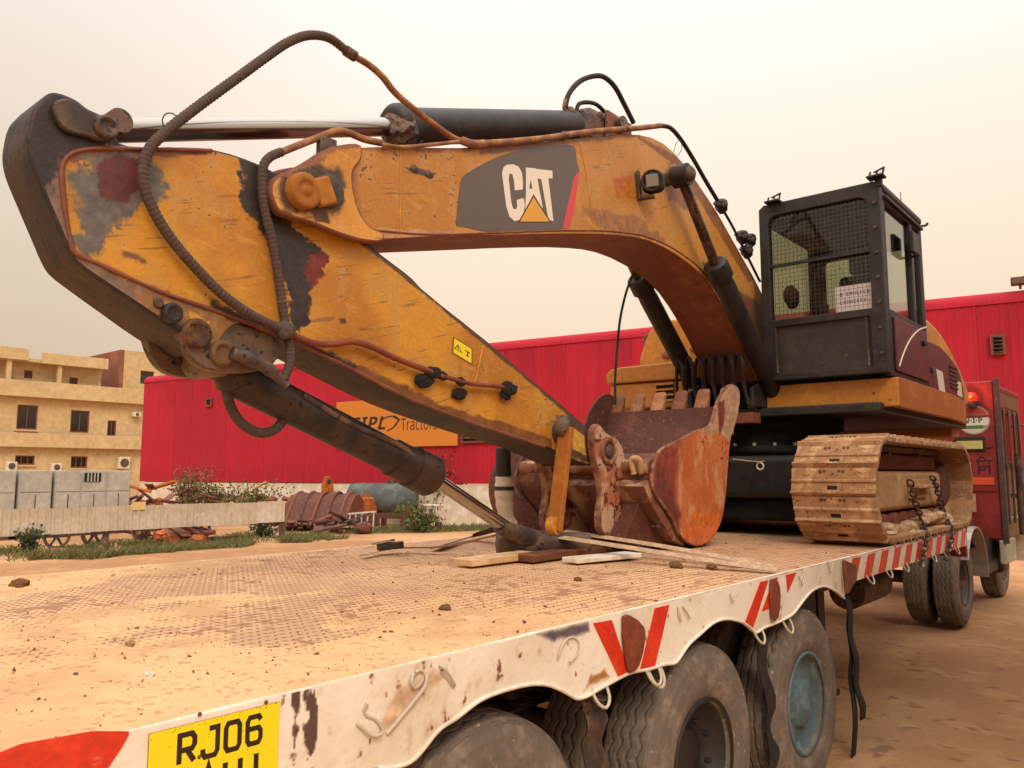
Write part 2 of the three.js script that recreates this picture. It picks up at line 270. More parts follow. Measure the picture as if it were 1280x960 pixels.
{ // the orange signboard on the wall
  const [[s0, y1], [s1, y0]] = [[12.598,4.674],[18.486,2.843]];
  const b = thing('signboard', 'orange company signboard with black lettering on the red warehouse wall', 'sign', [SHED[0] + Math.cos(SHED_TURN) * s0 + Math.sin(SHED_TURN) * 0.07, 0, SHED[2] - Math.sin(SHED_TURN) * s0 + Math.cos(SHED_TURN) * 0.07]); b.rotation.y = SHED_TURN;
  const w = s1 - s0, h = y1 - y0, c = document.createElement('canvas'); c.width = 1024; c.height = Math.round(1024 * h / w); const x = c.getContext('2d');
  x.fillStyle = '#cc7c28'; x.fillRect(0, 0, c.width, c.height);
  const fx = (s) => (s - s0) / w * 1024, fy = (y) => (y1 - y) / h * c.height, L = [[13.338,4.038],[15.136,3.513],[15.126,3.974],[15.76,3.466],[15.886,3.916],[17.59,3.459]];
  x.fillStyle = '#241c1a'; x.strokeStyle = '#241c1a'; x.textBaseline = 'alphabetic';
  const text = (t, font, a, b2) => { const hh = (fy(b2[1]) - fy(a[1])); x.font = font.replace('#', (hh * 1.36).toFixed(0)); x.save(); x.translate(fx(a[0]), fy(b2[1])); x.scale((fx(b2[0]) - fx(a[0])) / x.measureText(t).width, 1); x.fillText(t, 0, 0); x.restore(); };
  text('SIPL', 'italic bold #px sans-serif', L[0], L[1]); text('Tractors', '#px sans-serif', L[4], L[5]);
  x.lineWidth = 9; x.beginPath(); x.ellipse(fx((L[2][0] + L[3][0]) / 2) - 40, fy((L[2][1] + L[3][1]) / 2), 95, 44, -0.3, -1.9, 1.7); x.stroke();
  x.beginPath(); x.moveTo(fx(L[3][0]) - 40, fy(L[2][1])); x.lineTo(fx(L[3][0]) + 8, fy(L[2][1]) + 18); x.lineTo(fx(L[3][0]) - 40, fy(L[3][1]) - 20); x.lineWidth = 12; x.stroke();
  const t = new THREE.CanvasTexture(c); t.colorSpace = THREE.SRGBColorSpace;
  const g = new THREE.PlaneGeometry(w, h); g.translate(w / 2, h / 2, 0.034); local(b, 'sign_face', g, M({ map: t, roughness: 0.5 }), [0, y0, 0]);
  local(b, 'frame', box(0, w, 0, h, -0.03, 0.03), mat.brown, [0, y0, 0]);
}

// ---------- pale apartment block far left ----------
{
  const X = -65, b = thing('apartment_building', 'cream three storey building with long balconies behind the grey cabinets', 'building', [X, 0, -24]);
  const [[zL], [zR]] = [[-16.589,6.854],[-31.386,7.892]], yy = (p) => p[0][1];
  const roofT = yy([[-24.613,10.868]]), roofB = yy([[-24.661,10.037]]), p2T = yy([[-24.741,8.655]]), p2B = yy([[-24.809,7.461]]), p1T = yy([[-24.962,4.809]]), p1B = yy([[-25.022,3.777]]);
  const [[zC], [zD]] = [[-27.364,10.796],[-21.652,11.07]], [[zE]] = [[-22.586,10.88]];
  const wall = (y0, y1, zA, zB, x, holes) => { // a wall with window openings
    const s = prism([[zA, y0], [zB, y0], [zB, y1], [zA, y1]], x - 0.25, x, 0, holes.map(([[za, ya], [zb, yb]]) => [[za, ya], [zb, ya], [zb, yb], [za, yb]])); return part(b, 'wall', s, mat.plaster);
  };
  const win = (parent, [[za, ya], [zb, yb]], x, bars = 2) => {
    const z0 = Math.min(za, zb), z1 = Math.max(za, zb), y0 = Math.min(ya, yb), y1 = Math.max(ya, yb);
    const f = part(b, 'window', [box(x - 0.2, x - 0.1, y0, y0 + 0.1, z0, z1), box(x - 0.2, x - 0.1, y1 - 0.1, y1, z0, z1), box(x - 0.2, x - 0.1, y0 + 0.1, y1 - 0.1, z0, z0 + 0.1), box(x - 0.2, x - 0.1, y0 + 0.1, y1 - 0.1, z1 - 0.1, z1)], mat.brown);
    part(f, 'pane', box(x - 0.17, x - 0.15, y0 + 0.1, y1 - 0.1, z0 + 0.1, z1 - 0.1), M({ color: 0x2a2622, roughness: 0.15 }));
    for (let k = 1; k < bars; k++) { const z = z0 + (z1 - z0) * k / bars; part(f, 'mullion', box(x - 0.2, x - 0.09, y0 + 0.1, y1 - 0.1, z - 0.03, z + 0.03), mat.brown); }
    part(f, 'sill', box(x - 0.05, x + 0.12, y0 - 0.14, y0 - 0.02, z0 - 0.1, z1 + 0.1), mat.plaster);
  };
  const top2 = [[[-21.799,9.534],[-22.375,8.932]], [[-24.993,9.296],[-25.61,8.73]]], mid = [[[-21.323,6.893],[-22.715,5.081]], [[-25.026,6.708],[-26.412,4.987]], [[-27.807,6.053],[-28.495,4.813]], [[-18.47,7.156],[-19.578,5.292]]], low = [[[-21.396,3.168],[-22.709,2.485]], [[-25.229,3.173],[-26.446,2.27]]];
  wall(p2T - 0.5, roofB + 0.4, zL, zC, X - 1.2, top2); top2.forEach((q) => win(b, q, X - 1.2, 2));
  wall(p1T - 0.5, p2B + 0.2, zL, zR, X - 0.6, mid); mid.forEach((q) => win(b, q, X - 0.6, 2));
  wall(-0.2, p1B + 0.2, zL, zR, X - 0.6, low); low.forEach((q) => win(b, q, X - 0.6, 3));
  part(b, 'balcony_parapet', box(X - 0.2, X, p2B, p2T, zL, zR, 0.02), mat.plaster); part(b, 'balcony_parapet', box(X - 0.2, X, p1B, p1T, zL, zR, 0.02), mat.plaster);
  part(b, 'floor_slab', box(X - 8, X - 0.21, p2B + 0.05, p2B + 0.35, zL, zR), mat.plaster); part(b, 'floor_slab', box(X - 8, X - 0.21, p1B + 0.05, p1B + 0.35, zL, zR), mat.plaster);
  part(b, 'roof_parapet', box(X - 0.2, X, roofB, roofT, zE, zC, 0.02), mat.plaster); part(b, 'roof_parapet', box(X - 0.2, X, roofB + 0.1, roofT + 0.15, zL, zD, 0.02), mat.plaster);
  part(b, 'roof', box(X - 9, X - 0.21, roofB + 0.05, roofB + 0.3, zL, zC), mat.plaster);
  for (const [[z0], [z1]] of [[[-20.332,9.445],[-20.641,9.476]], [[-23.781,9.488],[-24.062,9.515]]]) part(b, 'pillar', box(X - 0.55, X - 0.22, p2T - 0.6, roofB + 0.06, z1, z0), mat.plaster);
  part(b, 'back_wall', box(X - 9, X - 8.7, 0, roofB, zL, zR), mat.plaster); part(b, 'end_wall', box(X - 8.6, X - 0.9, 0, p2B, zR - 0.25, zR), mat.plaster);
  for (const [[z0, y0], [z1, y1]] of [[[-28.646,3.167],[-29.516,2.222]], [[-20.702,2.697],[-21.411,2.07]], [[-23.739,2.613],[-24.443,2.02]], [[-29.597,6.792],[-30.199,6.435]]]) {
    const a = part(b, 'air_conditioner', box(X - 0.55, X - 0.1, y1, y0, Math.min(z0, z1), Math.max(z0, z1), 0.04), mat.white);
    part(a, 'fan_grille', cyl([X - 0.1, (y0 + y1) / 2, (z0 + z1) / 2], [X - 0.06, (y0 + y1) / 2, (z0 + z1) / 2], Math.abs(y0 - y1) * 0.36), mat.oily);
  }
  part(b, 'drain_pipe', [cyl([X - 0.5, 0, zL + 13], [X - 0.5, p1B, zL + 13], 0.06), cyl([X - 0.5, p1T, zL + 14.5], [X - 0.5, p2B, zL + 14.5], 0.06)], mat.brown);
}
{
  const X = -66.5, b = thing('rooftop_block', 'taller block with a red brown side and a pale front, behind the cream building', 'building', [X, 0, -36]);
  const [[z0, yT], [z1], [zN]] = [[-29.226,11.969],[-36.726,11.952],[-25.546,10.927]], yB = 0;
  part(b, 'side_wall', box(X - 14, X - 0.02, yB, yT, z0, z0 + 0.3), MT(patchy(61, [150, 92, 70], [128, 76, 60], 0.6, [100, 70, 60], 4, 0.74), 5)); void zN; void z1;
  const [[za, ya], [zb, yb]] = [[-30.629,10.411],[-31.771,9.297]];
  part(b, 'front_wall', prism([[z0, yB], [z0 - 16, yB], [z0 - 16, yT], [z0, yT]], X - 0.3, X, 0, [[[za, ya], [zb, ya], [zb, yb], [za, yb]]]), mat.plaster);
  const f = part(b, 'window', [box(X - 0.25, X - 0.12, yb, yb + 0.1, zb, za), box(X - 0.25, X - 0.12, ya - 0.1, ya, zb, za)], mat.brown); part(f, 'pane', box(X - 0.2, X - 0.17, yb + 0.1, ya - 0.1, zb, za), M({ color: 0x2a2622, roughness: 0.15 }));
  part(b, 'roof', box(X - 14, X - 0.31, yT - 0.4, yT - 0.1, z0 - 16, z0 - 0.02), mat.plaster);
}

// ---------- grey sheet metal cabinets ----------
{
  const names = ['plain grey sheet metal cabinet cut by the left edge of the photo', 'grey sheet metal cabinet between two dark gaps, second from the left', 'wide grey sheet metal cabinet with a small black vent, rightmost of the row'];
  [[[-7.49,1.928],[-8.382,1.885]], [[-8.461,1.931],[-9.328,1.887]], [[-9.412,1.933],[-11.608,1.915]]].forEach(([[z0, yT], [z1]], i) => {
    const X = -25.5, c = thing('metal_cabinet', names[i], 'cabinet', [X - 0.6, 0, (z0 + z1) / 2], 'grey cabinets behind the fence');
    delete c.userData.group;
    part(c, 'body', box(X - 1.3, X, 0.12, yT, z1, z0, 0.02), mat.grey); part(c, 'plinth', box(X - 1.2, X - 0.08, -0.1, 0.118, z1 + 0.08, z0 - 0.08), mat.oily);
    const n = i === 2 ? 3 : 1, w = (z0 - z1) / n;
    for (let k = 0; k < n; k++) {
      const a = z0 - w * k - 0.03, e = z0 - w * (k + 1) + 0.03;
      part(c, 'upper_panel', box(X + 0.003, X + 0.028, yT - 0.62, yT - 0.04, e, a, 0.006), mat.grey);
      const d = part(c, 'door_panel', box(X + 0.003, X + 0.028, 0.2, yT - 0.64, e, a, 0.006), mat.grey);
      part(d, 'door_seam', box(X + 0.029, X + 0.04, 0.25, yT - 0.7, (a + e) / 2 - 0.012, (a + e) / 2 + 0.012), mat.oily);
    }
    if (i === 2) { const [[a, ya], [e, yb]] = [[-10.206,1.864],[-10.685,1.597]]; const v = part(c, 'vent', box(X + 0.03, X + 0.05, yb, ya, e, a), mat.dark); for (let k = 1; k < 5; k++) part(v, 'vent_bar', box(X + 0.051, X + 0.066, yb, ya, e + (a - e) * k / 5 - 0.018, e + (a - e) * k / 5 + 0.018), mat.grey); }
  });
}

// ---------- raised white sheet fence ----------
{
  const X = -20.3, f = thing('sheet_fence', 'low fence of ribbed white metal sheets raised off the grass', 'fence', [X, 0, -6]);
  const yT = 1.04, yB = 0.44, PW = 0.9, zE = -13.75;
  const q = []; for (let k = 0; k < 5; k++) for (const [a, d] of [[0, 0], [0.55, 0], [0.65, 1], [0.85, 1], [0.95, 0]]) q.push([(k + a) * PW / 5, d * 0.022]); q.push([PW - 0.006, 0]);
  const pos = [], idx = []; q.forEach(([s, d]) => pos.push(d, 0, s, d, yT - yB, s)); for (let i = 0; i < q.length - 1; i++) idx.push(2 * i, 2 * i + 1, 2 * i + 2, 2 * i + 1, 2 * i + 3, 2 * i + 2);
  let g = new THREE.BufferGeometry(); g.setAttribute('position', new THREE.Float32BufferAttribute(pos, 3)); g.setIndex(idx); g = cubeUV(g); g.computeVertexNormals();
  const tones = [mat.paint, MT(T.white, 3.1, { color: 0xe0dcd6, roughness: 0.7, bumpScale: 0.0006 }), MT(T.white, 5, { color: 0xdad5cd, roughness: 0.7, bumpScale: 0.0006 })];
  for (let i = 0; i < 22; i++) { const m = new THREE.Mesh(g, tones[Math.floor(R0() * 3)]); m.name = 'fence_sheet'; m.position.set(R0() * 0.01, yB + (R0() - 0.5) * 0.02, zE + i * PW + 6); place(m, f); }
  for (let i = 0; i < 9; i++) part(f, 'post', box(X - 0.09, X - 0.03, -0.2, yT - 0.05, zE + 0.05 + i * 2.45, zE + 0.11 + i * 2.45), mat.oily);
  for (const y of [yB + 0.1, yT - 0.12]) part(f, 'rail', box(X - 0.028, X - 0.002, y - 0.02, y + 0.02, zE, zE + 20), mat.oily);
  part(f, 'end_post', box(X - 0.15, X - 0.02, -0.2, yB + 0.02, zE - 0.06, zE + 0.045), mat.oily);
  const [[za, ya], [zb, yb]] = [[-9.303,1.135],[-9.635,0.936]]; part(f, 'sticker', box(X + 0.03, X + 0.036, yb, ya, zb, za), M({ color: 0xd8b878, roughness: 0.7 }));
}
// ---------- plants ----------
const leafM = [M({ color: new THREE.Color().setRGB(0.09, 0.11, 0.03), roughness: 0.9 }), M({ color: new THREE.Color().setRGB(0.16, 0.12, 0.05), roughness: 0.9 }), M({ color: new THREE.Color().setRGB(0.05, 0.075, 0.03), roughness: 0.9 })];
function shrub(name, label, cat, [x, z], w, h, n, leaf, m, seed, bare = 0.12, group) {
  const r = rng(seed), t = thing(name, label, cat, [x, 0, z], group), stems = [], pos = [], tips = [];
  for (let i = 0; i < 9; i++) { const a = r() * 6.28, d = w * 0.5 * Math.sqrt(r()), hh = h * (0.55 + 0.45 * r()); const p = [[0, 0, 0], [Math.cos(a) * d * 0.35, hh * 0.4, Math.sin(a) * d * 0.35], [Math.cos(a) * d, hh, Math.sin(a) * d]]; stems.push(hose(p, 0.012 + 0.004 * h, { seg: 5 })); tips.push(p); }
  const v = V(), u = V(), s = V();
  for (let i = 0; i < n; i++) {
    const p = tips[Math.floor(r() * tips.length)], f = bare + (1 - bare) * r(), k = f < 0.5 ? 0 : 1, ff = (f - k * 0.5) * 2, sp = w * 0.20 * (0.4 + f);
    const c = V(...p[k]).lerp(V(...p[k + 1]), ff); c.x += (r() - 0.5) * 2 * sp; c.y += (r() - 0.5) * 1.2 * sp; c.z += (r() - 0.5) * 2 * sp; if (c.y < 0.02) c.y = 0.02 + r() * 0.1;
    u.set(r() - 0.5, r() - 0.3, r() - 0.5).normalize(); s.set(r() - 0.5, r() - 0.5, r() - 0.5).cross(u).normalize(); const L = leaf * (0.6 + 0.8 * r()), W = L * 0.3;
    v.copy(c).addScaledVector(u, L); const a = c, b = c.clone().addScaledVector(u, L * 0.5).addScaledVector(s, W), d = c.clone().addScaledVector(u, L * 0.5).addScaledVector(s, -W);
    pos.push(a.x, a.y, a.z, b.x, b.y, b.z, v.x, v.y, v.z, a.x, a.y, a.z, v.x, v.y, v.z, d.x, d.y, d.z);
  }
  const g = new THREE.BufferGeometry(); g.setAttribute('position', new THREE.Float32BufferAttribute(pos, 3)); g.computeVertexNormals();
  local(t, 'stem', stems, mat.brown); local(t, 'foliage', g, m); return t;
}
{
  const at = (p) => p[0];
  shrub('bush', 'dark green weedy bush in front of the white fence', 'bush', at([[-20.297,-7.032]]), 0.6, 0.72, 1100, 0.08, leafM[2], 71);
  shrub('dry_bush', 'brownish dry bush standing in front of the red wall left of the scrap', 'bush', at([[-28.312,-15.062]]), 1.3, 2.2, 3200, 0.09, leafM[1], 72, 0.35);
  shrub('bush', 'low green scrub above the middle of the white fence', 'bush', at([[-26.873,-16.903]]), 2.2, 1.35, 2600, 0.10, leafM[0], 73);
  shrub('bush', 'low green scrub beside the dry bush, above the white fence', 'bush', at([[-28.471,-16.198]]), 1.7, 1.4, 2200, 0.10, leafM[0], 74);
  shrub('sapling', 'thin leafy sapling in front of the orange signboard', 'sapling', at([[-21.107,-21.152]]), 1.5, 3.0, 1000, 0.2, leafM[0], 75, 0.45);
  shrub('weed', 'thin dry weed standing above the rusty loader bucket', 'weed', at([[-26.109,-20.262]]), 0.9, 1.5, 220, 0.07, leafM[1], 76, 0.4);
  shrub('bush', 'green scrub under the end of the white fence', 'bush', at([[-20.904,-13.481]]), 1.1, 0.55, 700, 0.08, leafM[2], 77);
  shrub('bush', 'tall weeds by the small white box among the scrap', 'bush', at([[-19.035,-18.062]]), 1.5, 0.9, 900, 0.12, leafM[0], 78);
  shrub('bush', 'green bush at the right edge beyond the truck', 'bush', at([[-3.472,-26.374]]), 1.3, 1.2, 1200, 0.1, leafM[0], 79);
  // grass along the fence and the scrap
  const r = rng(81), bl = new THREE.BufferGeometry(); bl.setAttribute('position', new THREE.Float32BufferAttribute([-0.008, 0, 0, 0.008, 0, 0, 0.003, 0.6, 0.02, 0.003, 0.6, 0.02, 0.012, 1, 0.07, -0.008, 0, 0], 3)); bl.computeVertexNormals();
  const N = 26000, g = new THREE.InstancedMesh(bl, M({ roughness: 0.95 }), N), o = new THREE.Object3D(), c = new THREE.Color(); g.name = 'grass'; g.userData = { kind: 'stuff', label: 'short green and straw coloured grass along the fence and scrap', category: 'grass' };
  for (let i = 0; i < N; i++) {
    let x, z, h; 
    if (i < 19000) { z = 3 - r() * 17.6; const e = 19.2 - 0.7 * fbm(z * 0.9 + 50, 3, 999, 82, 3) * 2 + (z + 14) * 0.02; x = -e - 0.25 - r() * r() * 3.2; h = 0.05 + 0.16 * r() * fbm(x * 1.2 + 60, z * 1.2 + 60, 999, 83, 3) * 2; if (fbm(x * 1.4 + 60, z * 1.4 + 60, 999, 84, 3) < 0.47 && r() < 0.9) { x -= 1.7; h *= 0.6; }; }
    else { const t = r(); const [[xa, za], [xb, zb]] = [[-20.763,-16.602],[-17.817,-21.084]]; x = xa + (xb - xa) * t + (r() - 0.5) * 1.2; z = za + (zb - za) * t + (r() - 0.5) * 1.4; h = 0.06 + 0.3 * r() * r() * r(); }
    o.position.set(x, -0.03, z); o.rotation.set(0, r() * 6.28, 0); o.scale.set(1, h, 1 + r()); o.updateMatrix(); g.setMatrixAt(i, o.matrix);
    const k = r(); c.setRGB(0.10 + 0.16 * k * k, 0.12 + 0.08 * k * k, 0.035 + 0.03 * k); g.setColorAt(i, c);
  }
  place(g, scene);
}
// ---------- scrap in the yard ----------
{
  const pt = (p) => p[0];
  { // old loader bucket lying face down: four lobed shell, side plates, teeth
    const [x, z] = pt([[-22.439,-16.659]]), t = thing('rusty_bucket', 'rusty ribbed loader bucket lying on the scrap heap, teeth down', 'bucket', [x, 0, z]); t.rotation.y = 0.5;
    const prof = [[0.75, 0.28], [0.55, 0.55], [0.32, 0.85], [0.0, 1.1], [-0.4, 1.15], [-0.75, 0.9], [-0.85, 0.4]];
    const W = 1.15, NX = 48, c = new THREE.CatmullRomCurve3(prof.map(([a, b]) => V(0, b, a))), pos = [], uv = [], idx = [], p = V();
    for (let i = 0; i <= NX; i++) for (let j = 0; j <= 20; j++) { c.getPoint(j / 20, p); const s = i / NX * 2 - 1, k = 0.97 + 0.07 * Math.abs(Math.sin(i / NX * Math.PI * 4)); pos.push(s * W, p.y * k, p.z * k); uv.push(s * W, j * 0.1); }
    for (let i = 0; i < NX; i++) for (let j = 0; j < 20; j++) { const a = i * 21 + j; idx.push(a, a + 21, a + 1, a + 21, a + 22, a + 1); }
    const g = new THREE.BufferGeometry(); g.setAttribute('position', new THREE.Float32BufferAttribute(pos, 3)); g.setAttribute('uv', new THREE.Float32BufferAttribute(uv, 2)); g.setIndex(idx); g.computeVertexNormals(); local(t, 'shell', g, mat.rust);
    for (let i = 0; i < 5; i++) local(t, 'back_rib', hose(prof.map(([a, b]) => [-W * 0.8 + i * W * 0.4, b * 1.03, a * 1.03]), 0.06, { seg: 8 }), i % 2 ? mat.rust : mat.brown);
    for (const s of [-1, 1]) local(t, 'side_plate', prism(prof.map(([a, b]) => [a, b]), s * W - 0.02, s * W + 0.02, 0.004), mat.brown);
    for (let i = 0; i < 9; i++) local(t, 'tooth', bar([-W + 0.12 + i * (2 * W - 0.24) / 8, 0.32, 0.72], [-W + 0.12 + i * (2 * W - 0.24) / 8, 0.14, 0.95], 0.09, 0.05), mat.rust);
  }
  { const [x, z] = pt([[-22.502,-19.367]]), t = thing('storage_tank', 'grey green horizontal tank lying behind the scrap', 'tank', [x, 0, z]); t.rotation.y = 0.7;
    local(t, 'shell', turned([-1.3, 0.95, 0], [1.3, 0.95, 0], [[0, 0], [0.02, 0.3], [0.12, 0.5], [0.3, 0.55], [2.3, 0.55], [2.48, 0.5], [2.58, 0.3], [2.6, 0]], 28), MT(patchy(85, [98, 108, 104], [78, 84, 82], 0.6, [112, 86, 66], 5, 0.7), 1.2));
    for (const s of [-0.8, 0.8]) local(t, 'saddle', box(s - 0.1, s + 0.1, 0, 0.5, -0.45, 0.45), mat.rust); local(t, 'hatch', cyl([0.3, 1.48, 0], [0.3, 1.6, 0], 0.16), mat.oily); }
  { const [x, z] = pt([[-20.547,-16.784]]), t = thing('metal_grate', 'small pale metal grate leaning on the rusty bucket', 'grate', [x, 0, z]); t.rotation.set(-0.5, 0.5, 0.35);
    const bars = []; for (let i = 0; i < 5; i++) bars.push(['rung', bar([-0.4 + i * 0.2, 0, 0], [-0.4 + i * 0.2, 0.62, 0], 0.04)]); for (const y of [0, 0.62]) bars.push(['frame_bar', bar([-0.46, y, 0.005], [0.46, y, 0.005], 0.06)]); for (const [n, g] of bars) local(t, n, g, mat.grey); }
  const oM = MT(patchy(86, [196, 112, 40], [160, 84, 36], 0.7, [96, 60, 40], 5, 0.66), 1);
  { const [x, z] = pt([[-24.01,-16.938]]), t = thing('scrap_machine', 'faded orange machine frame between the fence end and the rusty bucket', 'machine part', [x, 0, z]); t.rotation.y = 0.3;
    local(t, 'beam', box(-0.9, 0.9, 0.5, 0.78, -0.15, 0.15, 0.02), oM); local(t, 'beam', box(-0.9, 0.8, 0.16, 0.36, -0.2, 0.1, 0.02), mat.rust); for (const s of [-0.7, 0.05, 0.7]) local(t, 'upright', box(s - 0.07, s + 0.07, 0, 0.95 + s * 0.2, -0.12, 0.06), oM); local(t, 'cylinder', cyl([-0.8, 0.95, 0], [0.5, 0.85, 0], 0.08), mat.brown); }
  { const [x, z] = pt([[-24.429,-18.344]]), t = thing('scrap_machine', 'upright orange machine arm sticking up behind the rusty bucket', 'machine part', [x, 0, z]);
    local(t, 'arm', prism([[0.25, 0], [-0.3, 0], [-0.2, 1.5], [-0.05, 1.75], [0.1, 1.72], [0.2, 1.4]], -0.09, 0.09, 0.01), oM); local(t, 'pin', cyl([-0.14, 1.55, 0], [0.14, 1.55, 0], 0.07), mat.oily); }
  { const [x, z] = pt([[-22.615,-18.685]]), t = thing('scrap_machine', 'orange machine housing between the rusty bucket and the tank', 'machine part', [x, 0, z]);
    local(t, 'housing', box(-0.3, 0.3, 0.3, 1.0, -0.3, 0.3, 0.06), oM); local(t, 'base', box(-0.36, 0.36, 0, 0.297, -0.36, 0.36, 0.03), mat.rust); local(t, 'cap', cyl([0, 1.0, 0], [0, 1.12, 0], 0.16), oM); }
  { const [x, z] = pt([[-20.287,-18.477]]), t = thing('scrap_steel', 'dark red rusty steel frame lying in the grass by the tank', 'scrap frame', [x, 0, z]); t.rotation.y = 0.4;
    for (const s of [-0.3, 0.3]) local(t, 'rail', box(-1.1, 1.1, 0.35, 0.5, s - 0.06, s + 0.06), mat.rust); for (let i = 0; i < 5; i++) local(t, 'cross_member', box(-1 + i * 0.5, -0.92 + i * 0.5, 0.34, 0.46, -0.23, 0.23), mat.brown); for (const a of [-0.8, 0.8]) local(t, 'leg', box(a - 0.06, a + 0.06, 0, 0.34, -0.1, 0.1), mat.brown); local(t, 'strut', bar([0.5, 0.5, 0], [0.75, 1.2, 0.1], 0.06), mat.grey); }
  { const [x, z] = pt([[-19.312,-18.796]]), t = thing('white_box', 'small white painted box standing in the weeds', 'box', [x, 0, z]); t.rotation.y = 0.2;
    local(t, 'body', box(-0.28, 0.28, 0.25, 0.75, -0.2, 0.2, 0.02), mat.white); local(t, 'lid', box(-0.31, 0.31, 0.752, 0.82, -0.23, 0.23, 0.02), mat.white); for (const s of [-0.22, 0.22]) local(t, 'leg', box(s - 0.03, s + 0.03, -0.05, 0.249, -0.15, 0.15), mat.oily); }
  { const [x, z] = pt([[-22.037,-23.703]]), t = thing('sheet_stack', 'stack of brown rusty metal sheets in front of the warehouse wall', 'scrap metal', [x, 0, z]); t.rotation.y = 0.15;
    for (let i = 0; i < 4; i++) local(t, 'sheet', box(-1.5 + i * 0.08, 1.4 + i * 0.05, 1.0 + i * 0.07, 1.05 + i * 0.07, -0.6 + i * 0.03, 0.6), i % 2 ? mat.brown : mat.rust); for (const s of [-1.2, 0, 1.2]) local(t, 'trestle', [box(s - 0.05, s + 0.05, -0.05, 0.999, -0.5, -0.4), box(s - 0.05, s + 0.05, -0.05, 0.999, 0.4, 0.5)], mat.brown); }
  function oldWheel(name, label, [x, z], r, turn, m, tilt = 0, grp) { const t = thing(name, label, 'wheel', [x, r * 0.9, z]); t.rotation.set(tilt, turn, 0); local(t, 'rim', [turned([0, 0, -0.12], [0, 0, 0.12], [[0, r], [0.03, r * 1.02], [0.12, r * 0.9], [0.21, r * 1.02], [0.24, r], [0.22, r * 0.84], [0.12, r * 0.8], [0.02, r * 0.84], [0, r]], 28)], m); local(t, 'hub', cyl([0, 0, -0.1], [0, 0, 0.1], r * 0.25), m); for (let i = 0; i < 6; i++) { const a = i * 1.047; local(t, 'spoke', bar([Math.cos(a) * r * 0.2, Math.sin(a) * r * 0.2, 0], [Math.cos(a) * r * 0.84, Math.sin(a) * r * 0.84, 0], 0.09, 0.05), m); } }
  oldWheel('cart_wheel', 'rusty spoked wheel under the middle of the white fence', pt([[-21.082,-11.493]]), 0.34, 1.2, mat.rust);
  oldWheel('cart_wheel', 'dark old wheel half hidden under the fence beside the rusty wheel', pt([[-22.193,-10.554]]), 0.32, 0.9, mat.oily);
  oldWheel('cart_wheel', 'dark old wheel under the fence below the black cabinet vent', pt([[-22.203,-9.226]]), 0.3, 1.5, mat.oily);
  oldWheel('cart_wheel', 'dark old wheel under the fence below the plain second cabinet', pt([[-21.966,-8.221]]), 0.3, 1.1, mat.oily);
  const pile = (name, label, [x, z], n, w, d, h, ms, seed) => { const r = rng(seed), t = thing(name, label, 'scrap heap', [x, 0, z]); for (let i = 0; i < n; i++) { const L = 0.3 + r() * 0.9, a = r() * 6.28, y = 0.08 + r() * h, px = (r() - 0.5) * w, pz = (r() - 0.5) * d; const k = r(); local(t, k < 0.45 ? 'steel_bar' : k < 0.75 ? 'scrap_lump' : 'scrap_plate', k < 0.45 ? cyl([px, y, pz], [px + Math.cos(a) * L, y + (r() - 0.35) * 0.6, pz + Math.sin(a) * L], 0.03 + r() * 0.04, undefined, 8) : k < 0.75 ? blob([px, y * 0.7, pz], 0.22, 0.16, 0.22, 100 + i, 1, 0.5) : bar([px, y, pz], [px + Math.cos(a) * L, y + r() * 0.3, pz + Math.sin(a) * L], 0.25, 0.03), ms[Math.floor(r() * ms.length)]); } };
  pile('scrap_heap', 'heap of rusty bars and machine pieces behind the middle of the fence', pt([[-26.403,-12.804]]), 46, 3.0, 2.0, 1.3, [mat.rust, mat.brown, mat.rust, oM], 88);
  pile('scrap_heap', 'dark red heap of small scrap under the rusty loader bucket', pt([[-21.549,-15.938]]), 40, 3.4, 1.2, 0.35, [mat.rust, mat.brown, mat.oily], 89);
  pile('scrap_heap', 'brown heap of scrap between the scrub and the red wall', pt([[-28.425,-16.903]]), 44, 6, 2.0, 1.2, [mat.rust, mat.brown, mat.sandy], 90);
  pile('scrap_heap', 'low orange and brown scrap under the fence beside the rusty wheel', pt([[-21.604,-11.052]]), 26, 3.2, 0.8, 0.3, [oM, mat.rust, mat.brown], 92);
}

